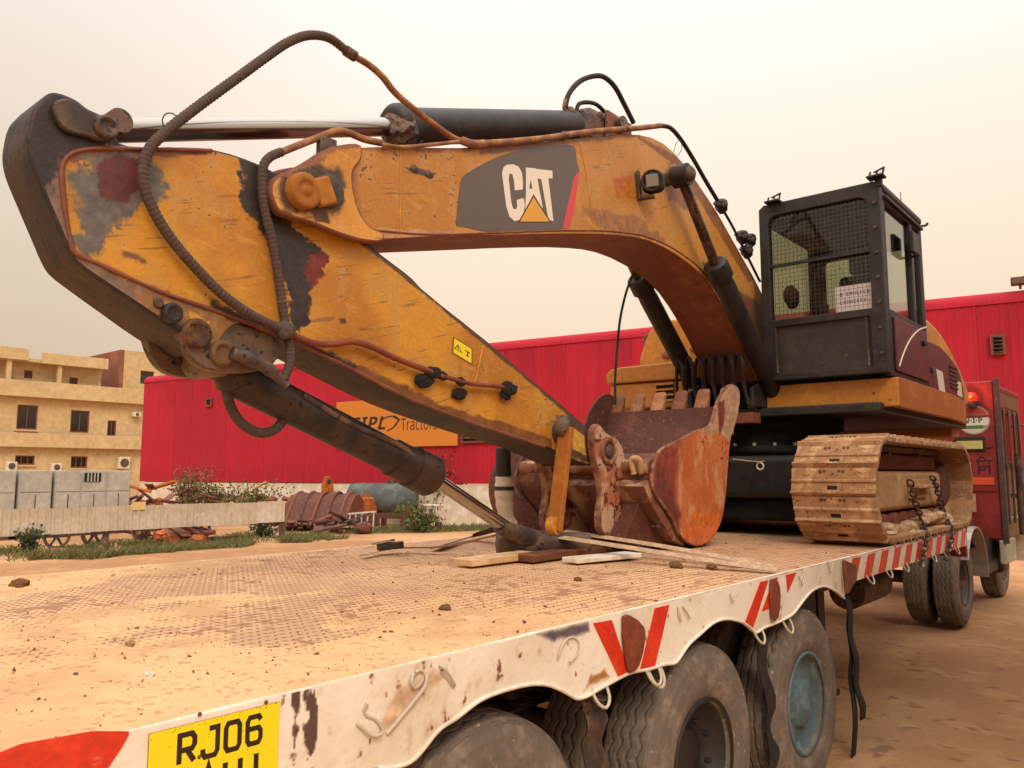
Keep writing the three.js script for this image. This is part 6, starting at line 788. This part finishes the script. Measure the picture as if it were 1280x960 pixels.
  C('white_line', hose([[-1.873,2.763,-7.415],[-1.873,2.91,-7.596],[-1.873,3.057,-7.838],[-1.873,3.18,-8.145],[-1.873,3.255,-8.461]], 0.008, { seg: 6 }), M({ color: 0xcabba8 })); C('door_handle', box(x1 + 0.021, x1 + 0.05, wy0 - 0.2, wy0 - 0.16, zR + 0.2, zR + 0.32, 0.008)); C('mirror', box(x1 + 0.03, x1 + 0.07, one([[-8.031,3.893]])[1], one([[-8.074,4.096]])[1], one([[-8.181,4.058]])[0], one([[-7.941,4.003]])[0], 0.01)); C('mirror_arm', bar([x1, 3.9, pillar], [x1 + 0.05, 3.9, pillar - 0.02], 0.02));
  C('rain_rail', box(x1 + 0.001, x1 + 0.03, y1 - 0.15, y1 - 0.12, zR + 0.05, zF - 0.1, 0.008)); C('aerial', cyl([x1 - 0.05, y1, zR + 0.5], [x1 - 0.05, y1 + 0.14, zR + 0.5], 0.004, undefined, 6)); const hk = one([[-1.87,4.305,-8.5]]); C('door_hook', [hose([[x1 - 0.03, hk[1], zR], [x1 + 0.04, hk[1], zR - 0.02], [x1 + 0.06, hk[1] + 0.02, zR - 0.02]], 0.012)][0]);
  side('left_frame', x0, x0 + 0.06, 0, 0, [[[zF - 0.16, y0 + 0.5], [zR + 0.14, y0 + 0.5], [zR + 0.14, wy1], [zF - 0.16, wy1]]]); C('left_window', box(x0 + 0.025, x0 + 0.03, y0 + 0.5, wy1, zR + 0.14, zF - 0.16), mat.glass);
  const bs = new THREE.Shape([[x0 + 0.081, y0 + 0.01], [x1 - 0.081, y0 + 0.01], [x1 - 0.081, y1 - 0.09], [x0 + 0.081, y1 - 0.09]].map((p) => new THREE.Vector2(...p))); bs.holes.push(rr(x0 + 0.14, x1 - 0.14, y0 + 0.75, y1 - 0.3, 0.06)); const bg = new THREE.ExtrudeGeometry(bs, { depth: 0.05, bevelEnabled: false }); bg.translate(0, 0, zR + 0.005); C('rear_panel', cubeUV(bg), MT(T.grey, 1.2, { color: 0x8c8478 })); C('rear_window', box(x0 + 0.14, x1 - 0.14, y0 + 0.75, y1 - 0.3, zR + 0.02, zR + 0.025), mat.glass);
  const seatM = MT(T.black, 0.5, { color: 0xd8d0c4 }); C('seat', [box(-2.62, -2.14, y0 + 0.45, y0 + 0.58, -8.2, -7.7, 0.05)][0], seatM); C('seat_back', box(-2.60, -2.16, y0 + 0.59, y0 + 1.15, -8.3, -8.18, 0.05), seatM); C('head_rest', box(-2.5, -2.26, y0 + 1.16, y0 + 1.38, -8.29, -8.2, 0.04), seatM); C('seat_base', box(-2.55, -2.2, y0 + 0.01, y0 + 0.449, -8.15, -7.8, 0.03));
  for (const x of [-2.72, -2.06]) { C('console', box(x - 0.08, x + 0.08, y0 + 0.01, y0 + 0.62, -8.1, -7.75, 0.03)); C('joystick', [cyl([x, y0 + 0.62, -7.82], [x, y0 + 0.82, -7.78], 0.02, 0.03, 10)][0]); } C('travel_lever', cyl([-2.5, y0 + 0.02, -7.45], [-2.5, y0 + 0.75, -7.55], 0.014, undefined, 8)); C('travel_lever', cyl([-2.36, y0 + 0.02, -7.45], [-2.36, y0 + 0.75, -7.55], 0.014, undefined, 8)); C('monitor', blob([-2.82, y0 + 0.86, -7.5], 0.07, 0.12, 0.06, 255, 2, 0.3)); C('sun_blind', box(x0 + 0.1, x1 - 0.1, y1 - 0.2, y1 - 0.19, zR + 0.1, zF - 0.2), MT(T.grey, 1, { color: 0xb0a698 }));
  for (const [p, s] of [[one([[-2.848,4.418,-7.12]]), 0], [one([[-1.932,4.437,-7.12]]), 1]]) { const b = C('lamp_bracket', [box(p[0] - 0.05, p[0] + 0.09, p[1] - 0.05, p[1] - 0.03, p[2] - 0.1, p[2] + 0.02, 0.006)][0]); void b; for (const [u, h] of [[-0.05, 0.05], [0.02, 0.035], [0.09, 0.07]]) C('bracket_clip', bar([p[0] + u * 0.8, p[1] - 0.031, p[2] - 0.04], [p[0] + u * 0.8 + 0.012, p[1] + h - 0.03, p[2] - 0.05], 0.022, 0.012)); C('bracket_clip', bar([p[0] + 0.0, p[1] + 0.005, p[2] - 0.04], [p[0] + 0.08, p[1] + 0.035, p[2] - 0.05], 0.016, 0.012)); C('bracket_post', box(p[0] + 0.0, p[0] + 0.06, p[1] - 0.12, p[1] - 0.051, p[2] - 0.09, p[2] - 0.05, 0.004)); }
  for (let i = 0; i < 7; i++) C('frame_bolt', cyl([x1 - 0.045, y0 + 0.2 + i * 0.22, zF - 0.003], [x1 - 0.045, y0 + 0.2 + i * 0.22, zF + 0.012], 0.014, undefined, 8), mat.oily); for (const x of [x0 + 0.14, x1 - 0.15]) C('wiper_arm', bar([x, y0 + 0.1, zF + 0.006], [x - 0.01, midY - 0.08, zF + 0.006], 0.014), mat.oily);
}
{ // hoods and tank on the machine's far side
  const zq = (pts, z0, z1, name, m, bv = 0.03) => { const s = new THREE.Shape(pts.map((p) => new THREE.Vector2(...p))), g = new THREE.ExtrudeGeometry(s, { depth: z1 - z0 - 2 * bv, bevelEnabled: true, bevelSize: bv, bevelThickness: bv, bevelOffset: -bv, bevelSegments: 3 }); g.translate(0, 0, z0 + bv); return part(ex, name, cubeUV(g), m); };
  zq([[-4.679,2.781],[-4.683,2.516],[-3.659,2.495],[-3.651,2.763]], -8.6, -7.15, 'tool_box', mat.yellow); zq([[-4.708,2.893],[-4.7,2.789],[-3.627,2.774],[-3.622,2.956],[-4.527,2.954],[-4.647,2.939]], -8.5, -7.12, 'tool_box_lid', mat.yellow, 0.02);
  zq(smooth([[-4.632,3.032],[-4.597,3.236],[-4.501,3.425],[-4.358,3.506],[-4.122,3.512],[-3.656,3.505],[-3.628,2.97]], 3), -8.62, -7.7, 'fuel_tank', mat.yellow); const cp = one([[-4.17,3.548,-7.9]]); part(ex, 'tank_cap', turned([cp[0], cp[1] - 0.05, cp[2]], [cp[0], cp[1] + 0.05, cp[2]], [[0, 0.06], [0.08, 0.06], [0.1, 0.04], [0.1, 0]], 16), mat.yellow); for (const p of [[-3.955,3.161,-7.69],[-4.292,3.124,-7.69]]) part(ex, 'tank_stain', blob(p, 0.05, 0.04, 0.012, 261, 2, 0.5), mat.brown);
  const [[ga, gb], [gc, gd]] = [[-4.111,2.74],[-3.915,2.573]]; const gr = part(ex, 'grille', box(ga, gc, gd, gb, -7.149, -7.14), mat.dark); for (let i = 0; i < 4; i++) part(gr, 'grille_bar', box(ga - 0.01, gc + 0.01, gd + (gb - gd) * i / 3 - 0.01, gd + (gb - gd) * i / 3 + 0.01, -7.139, -7.12), mat.yellow);
  const rl = one([[-4.822,3.568,-7.6]]); part(ex, 'hand_rail', hose([[rl[0] + 0.15, 3.15, -7.9], [rl[0] + 0.15, 3.4, -7.9], [rl[0] + 0.4, 3.45, -7.95]], 0.014, { seg: 6 }), mat.oily);
}
{ // hoses and pipes
  const H = (name, pts, r, m, o = {}) => part(ex, name, hose(pts, r, o), m), rib = { rib: 0.02, amp: 0.0022, seg: 12 };
  H('ribbed_hose', [[-3.12,3.965,-2.407],[-3.12,3.99,-2.287],[-3.12,3.957,-2.174],[-3.12,3.874,-2.059],[-3.12,3.735,-1.927],[-3.12,3.604,-1.81],[-3.12,3.383,-1.613],[-3.12,3.234,-1.488],[-3.12,3.15,-1.429],[-3.12,3.073,-1.407],[-3.12,2.985,-1.411],[-3.12,2.888,-1.459],[-3.12,2.801,-1.526],[-3.12,2.708,-1.627],[-3.12,2.598,-1.777],[-3.12,2.527,-1.934],[-3.12,2.49,-2.079]], 0.021, mat.hose, rib);
  H('hose_coupling', [[-3.12,3.969,-2.387],[-3.12,3.965,-2.417],[-3.12,3.961,-2.448]], 0.028, mat.oily, { seg: 12 }); H('steel_pipe', [[-3.12,3.961,-2.438],[-3.12,3.952,-2.543],[-3.12,3.925,-2.63],[-3.12,3.875,-2.71],[-3.12,3.837,-2.826],[-3.12,3.796,-2.996],[-3.12,3.767,-3.163],[-3.12,3.768,-3.27]], 0.018, mat.tan);
  H('pipe_joint', [[-3.08,3.749,-3.201],[-3.08,3.756,-3.282],[-3.08,3.793,-3.393]], 0.025, mat.tan, { seg: 10 }); H('steel_pipe', [[-3.08,3.779,-3.351],[-3.08,3.89,-3.645],[-3.08,4.018,-3.969],[-3.08,4.172,-4.329],[-3.08,4.332,-4.731],[-3.08,4.505,-5.183],[-3.08,4.636,-5.509]], 0.021, mat.tan); H('steel_pipe', [[-3.08,3.532,-2.605],[-3.08,3.558,-2.726],[-3.08,3.647,-2.959],[-3.08,3.738,-3.181]], 0.011, mat.tan); for (const p of [[-3.08,4.111,-4.198],[-3.08,4.426,-4.973]]) part(ex, 'pipe_clamp', blob(p, 0.03, 0.028, 0.04, 271, 2, 0.3), mat.oily);
  H('hose', [[-3.08,4.636,-5.509],[-3.08,4.67,-5.667],[-3.08,4.634,-5.828],[-3.08,4.529,-6.049],[-3.08,4.396,-6.279],[-3.08,4.25,-6.552]], 0.018, mat.rubber); H('steel_pipe', [[-3.06,4.234,-6.509],[-3.06,4.1,-6.746],[-3.06,3.928,-6.992],[-3.06,3.784,-7.196],[-3.06,3.685,-7.337]], 0.012, mat.black); for (const p of [[-3.06,4.235,-6.541],[-3.06,4.045,-6.965],[-3.06,3.928,-7.063],[-3.06,4.055,-7.145]]) part(ex, 'pipe_clamp', blob(p, 0.06, 0.055, 0.06, 272, 2, 0.6), mat.black);
  H('vertical_hose', [[-3.13,3.328,-2.042],[-3.13,3.286,-1.984],[-3.13,3.239,-1.953],[-3.13,3.128,-1.949],[-3.13,3.031,-1.965],[-3.13,2.899,-2.008],[-3.13,2.739,-2.047],[-3.13,2.558,-2.084],[-3.13,2.451,-2.113]], 0.02, mat.hose, rib); H('vertical_hose', [[-3.13,2.451,-2.113],[-3.13,2.396,-2.124],[-3.13,2.329,-2.118],[-3.13,2.267,-2.094]], 0.02, mat.hose, rib); H('steel_pipe', [[-3.13,3.321,-2.034],[-3.13,3.386,-2.128],[-3.13,3.465,-2.245],[-3.13,3.532,-2.348],[-3.13,3.548,-2.407],[-3.13,3.549,-2.525],[-3.13,3.568,-2.647]], 0.018, mat.tan); part(ex, 'pipe_bracket', [one([[-3.13,3.439,-2.264]])].map((p) => box(p[0] - 0.02, p[0] + 0.02, p[1] - 0.08, p[1] + 0.04, p[2] - 0.08, p[2] + 0.02, 0.008))[0], mat.oily);
  part(ex, 'hose_clip', [one([[-3.12,2.49,-2.084]])].map((p) => blob(p, 0.045, 0.045, 0.045, 273, 2, 0.4))[0], mat.hose); H('loop_hose', [[-3.36,2.241,-1.939],[-3.36,2.158,-1.963],[-3.36,2.087,-2.011],[-3.36,2.042,-2.083],[-3.36,2.033,-2.156],[-3.36,2.063,-2.221],[-3.36,2.127,-2.264],[-3.36,2.207,-2.284]], 0.023, mat.hose, rib);
  H('red_pipe', [[-3.13,2.493,-2.099],[-3.13,2.466,-2.174],[-3.13,2.453,-2.277],[-3.13,2.465,-2.38],[-3.13,2.489,-2.477],[-3.13,2.482,-2.578],[-3.13,2.443,-2.739],[-3.13,2.41,-2.908],[-3.13,2.391,-3.027]], 0.016, mat.redPipe); H('red_pipe', [[-3.13,2.379,-3.089],[-3.13,2.364,-3.215],[-3.13,2.353,-3.347],[-3.13,2.356,-3.499],[-3.13,2.359,-3.644]], 0.013, mat.redPipe); for (const [p, s] of [[[[-3.13,2.387,-3.033]], 1], [[[-3.13,2.377,-3.107]], 0.7], [[[-3.13,2.358,-3.254]], 0.7], [[[-3.14,2.335,-2.978]], 1.1], [[[-3.15,2.287,-3.263]], 1], [[[-3.13,2.352,-3.681]], 1.2], [[[-3.14,2.312,-3.656]], 0.8]]) part(ex, 'caked_grease', blob(p[0], 0.016 * s, 0.034 * s, 0.06 * s, Math.round(s * 280), 3, 0.5), mat.soot);
  H('hose', [[-3.33,4.505,-4.542],[-3.33,4.619,-4.583],[-3.33,4.767,-4.707],[-3.33,4.885,-4.879],[-3.33,4.956,-5.057],[-3.33,4.938,-5.218],[-3.33,4.842,-5.359],[-3.33,4.728,-5.503]], 0.02, mat.rubber); H('steel_pipe', [[-3.33,4.489,-4.601],[-3.33,4.505,-4.542],[-3.33,4.583,-4.553]], 0.016, mat.tan); H('hose', [[-3.3,4.5,-4.641],[-3.3,4.574,-4.672],[-3.3,4.628,-4.767],[-3.3,4.664,-4.917],[-3.3,4.634,-5.05],[-3.3,4.582,-5.186]], 0.016, mat.rubber); part(ex, 'caked_dirt', blob(one([[-3.36,4.546,-4.915]]), 0.12, 0.09, 0.12, 283, 3, 0.6), mat.oily);
  H('cable', [[-3.73,3.653,-6.118],[-3.73,3.422,-5.977],[-3.73,3.176,-5.879],[-3.73,2.886,-5.82],[-3.73,2.674,-5.789],[-3.73,2.425,-5.782]], 0.011, mat.rubber); H('drain_hose', [[-3.7,2.019,-4.282],[-3.7,1.907,-4.282],[-3.7,1.818,-4.291]], 0.055, mat.black, { seg: 14 }); H('taped_hose', [[-3.7,1.818,-4.291],[-3.7,1.684,-4.291],[-3.7,1.572,-4.309],[-3.7,1.482,-4.343]], 0.062, mat.white, { seg: 14, wob: 0.03 }); H('tape_band', [[-3.7,1.751,-4.291],[-3.7,1.723,-4.291]], 0.07, mat.black, { seg: 14 });
  const r = rng(285); for (let i = 0; i < 7; i++) { const [x, y, z] = one([[-3.3,2.78,-6.654]]); const ox = -0.15 + i * 0.10; H('hose_coil', [[x + ox - 0.35, y - 0.2, z - 0.35], [x + ox - 0.32, y + 0.08, z - 0.3], [x + ox - 0.25, y + 0.14 + 0.03 * r(), z - 0.22], [x + ox - 0.19, y + 0.06, z - 0.18], [x + ox - 0.22, y - 0.1, z - 0.25], [x + ox - 0.2, y - 0.3, z - 0.3]], 0.017, mat.rubber); }
  H('wire', [[-3.05,4.453,-5.656],[-3.05,4.554,-5.714],[-3.05,4.59,-5.784],[-3.05,4.525,-5.795],[-3.05,4.429,-5.708],[-3.05,4.327,-5.598],[-3.05,4.222,-5.515]], 0.003, mat.oily, { seg: 5 }); H('wire', [[-3.12,3.249,-1.48],[-3.12,3.28,-1.472],[-3.12,3.313,-1.487],[-3.12,3.323,-1.514],[-3.12,3.313,-1.535]], 0.003, mat.oily, { seg: 5 });
}
// ---------- tie-down gear and loose things on the deck ----------
function flat(name, label, pts, w, m, cat = 'strap', extra) {
  const t = thing(name, label, cat, pts[0]), c = new THREE.CatmullRomCurve3(pts.map((p) => V(...p)), false, 'centripetal'), n = 40, pos = [], uv = [], idx = [], p = V(), q = V(), s = V();
  for (let i = 0; i <= n; i++) { c.getPoint(i / n, p); c.getTangent(i / n, q); s.set(q.z, 0, -q.x).normalize(); for (const [a, b] of [[-1, 0.002], [1, 0.002], [1, -0.002], [-1, -0.002]]) { pos.push(p.x + s.x * a * w / 2, p.y + b + 0.12 * w * a, p.z + s.z * a * w / 2); uv.push(i * 0.06, a * w); } }
  for (let i = 0; i < n; i++) for (let j = 0; j < 4; j++) { const a = i * 4 + j, b = i * 4 + (j + 1) % 4; idx.push(a, a + 4, b, a + 4, b + 4, b); }
  const g = new THREE.BufferGeometry(); g.setAttribute('position', new THREE.Float32BufferAttribute(pos, 3)); g.setAttribute('uv', new THREE.Float32BufferAttribute(uv, 2)); g.setIndex(idx); g.computeVertexNormals(); part(t, 'webbing', g, m); if (extra) extra(t); return t;
}
{
  const e1 = [[-1.787,-4.385],[-1.859,-4.518]], s1 = [[-3.45,1.441,-4.284],[-3.45,1.432,-4.657]], mid = (a, b, t, dy) => [a[0] + (b[0] - a[0]) * t, a[1] + (b[1] - a[1]) * t + dy, a[2] + (b[2] - a[2]) * t];
  const E = e1.map(([x, z]) => [x, DECK + 0.022, z]); flat('tie_strap', 'front tan webbing strap stretched from the cylinder rod end to the deck edge', [s1[0], mid(s1[0], E[0], 0.4, 0.0), mid(s1[0], E[0], 0.8, -0.005), E[0]], 0.065, mat.strap, 'strap');
  flat('tie_strap', 'rear tan webbing strap running beside the front one under the bucket', [s1[1], mid(s1[1], E[1], 0.5, 0.01), E[1]], 0.06, mat.strap, 'strap');
  const L = [[-4.246,-3.796],[-4.143,-3.396]], l0 = one([[-3.5,1.457,-4.142]]); flat('tie_strap', 'strap with a ratchet buckle lying left of the cylinder rod end', [l0, mid(l0, [L[0][0], DECK + 0.03, L[0][1]], 0.6, -0.03), [L[0][0], DECK + 0.035, L[0][1]], [L[1][0], DECK + 0.024, L[1][1]]], 0.045, mat.strap, 'strap', (t) => { const [x, z] = one([[-4.209,-3.69]]); part(t, 'ratchet_body', bar([x - 0.09, DECK + 0.05, z + 0.02], [x + 0.08, DECK + 0.07, z - 0.04], 0.07, 0.05, 0.012), mat.oily); part(t, 'ratchet_handle', bar([x - 0.12, DECK + 0.07, z + 0.04], [x + 0.02, DECK + 0.1, z - 0.01], 0.06, 0.015), mat.steel); });
  flat('webbing_tail', 'wide brown slack strap lying over the deck behind the rod end', [one([[-4,1.457,-4.733]]), [one([[-4.535,-4.86]])[0], DECK + 0.04, one([[-4.535,-4.86]])[1]], [one([[-4.126,-4.049]])[0], DECK + 0.03, one([[-4.126,-4.049]])[1]]], 0.09, MT(T.hoseC, 0.5), 'strap');
  const plank = (name, label, p, w, h, m, cat, y = 0) => { const [[xa, za], [xb, zb]] = p, t = thing(name, label, cat, [xa, DECK, za]); part(t, 'board', bar([xa, DECK + 0.012 + h / 2 + y, za], [xb, DECK + 0.016 + h / 2 + y, zb], w, h, 0.006), m); return t; };
  plank('wood_plank', 'short pale wooden plank on the deck in front of the rod end', [[-3.303,-3.459],[-3.282,-4.059]], 0.16, 0.04, mat.paleWood, 'plank'); plank('wood_plank', 'dark stained wooden plank under the right part of the rod end', [[-3.162,-3.856],[-3.188,-5.252]], 0.15, 0.045, MT(T.wood, 0.6, { color: 0xb08a6c }), 'plank');
  plank('white_board', 'chipped white painted board lying on the deck by the dark plank', [[-2.923,-4],[-2.799,-4.531]], 0.15, 0.03, mat.white, 'board');
  plank('timber_block', 'thick dark timber lying under the bucket at the end of the stick', [[-3.238,-4.648],[-3.45,-5.686]], 0.14, 0.07, mat.brown, 'timber');
  // rusty drum behind the stick tip
  { const [x, y, z] = one([[-4.45,1.702,-5.439]]); const t = thing('rusty_drum', 'rusty round drum lying on the deck behind the stick tip', 'drum', [x, DECK, z]); const R = y - DECK; part(t, 'shell', turned([x, y, z], [x - 0.15, y, z - 0.7], [[0, 0], [0.0, R * 0.3], [0.03, R * 0.85], [0.06, R * 0.97], [0.1, R], [0.66, R], [0.72, 0]], 34), mat.rust); part(t, 'hub', cyl([x, y, z], [x + 0.01, y, z + 0.03], 0.08), mat.oily); }
  // tie-down chains over the track
  const linkG = new THREE.TorusGeometry(0.026, 0.0075, 6, 14); linkG.scale(1, 1.45, 1);
  const chain = (label, pts) => { const t = thing('tie_chain', label, 'chain', pts[0]), c = new THREE.CatmullRomCurve3(pts.map((p) => V(...p))), n = Math.round(c.getLength() / 0.056), p = V(), q = V(); for (let i = 0; i <= n; i++) { c.getPointAt(i / n, p); c.getTangentAt(i / n, q); const m = new THREE.Mesh(linkG, mat.oily); m.name = 'chain_link'; m.position.set(p.x - pts[0][0], p.y - pts[0][1], p.z - pts[0][2]); m.quaternion.setFromUnitVectors(V(0, 1, 0), q); m.rotateY(i % 2 ? 1.57 : 0.1); place(m, t); } };
  chain('left rusty chain hanging from the track frame over the deck edge', [[-1.85,1.758,-7.476],[-1.85,1.648,-7.556],[-1.85,1.535,-7.664],[-1.85,1.42,-7.774]]. concat([[-1.75,1.304,-7.481],[-1.75,1.205,-7.379],[-1.75,1.124,-7.258]])); chain('right rusty chain hanging from the track frame over the deck edge', [[-1.85,1.796,-8.264],[-1.85,1.675,-8.42],[-1.85,1.552,-8.516],[-1.85,1.435,-8.615]].concat([[-1.75,1.306,-8.428],[-1.75,1.183,-8.298],[-1.75,1.084,-8.177]]));
  { const p = [[-2.9,1.959,-6.267],[-2.9,1.945,-6.815],[-2.9,2.011,-7.811]], t = thing('tie_wire', 'thin pale wire stretched between the bucket and the track with a small ring', 'wire', p[0]); part(t, 'wire_strand', hose(p, 0.006, { seg: 6 }), mat.sandy); const [x, y, z] = p[1], g = new THREE.TorusGeometry(0.03, 0.008, 6, 14); g.translate(x, y - 0.04, z); part(t, 'ring', g, mat.white); }
}

renderer.render(scene, camera);
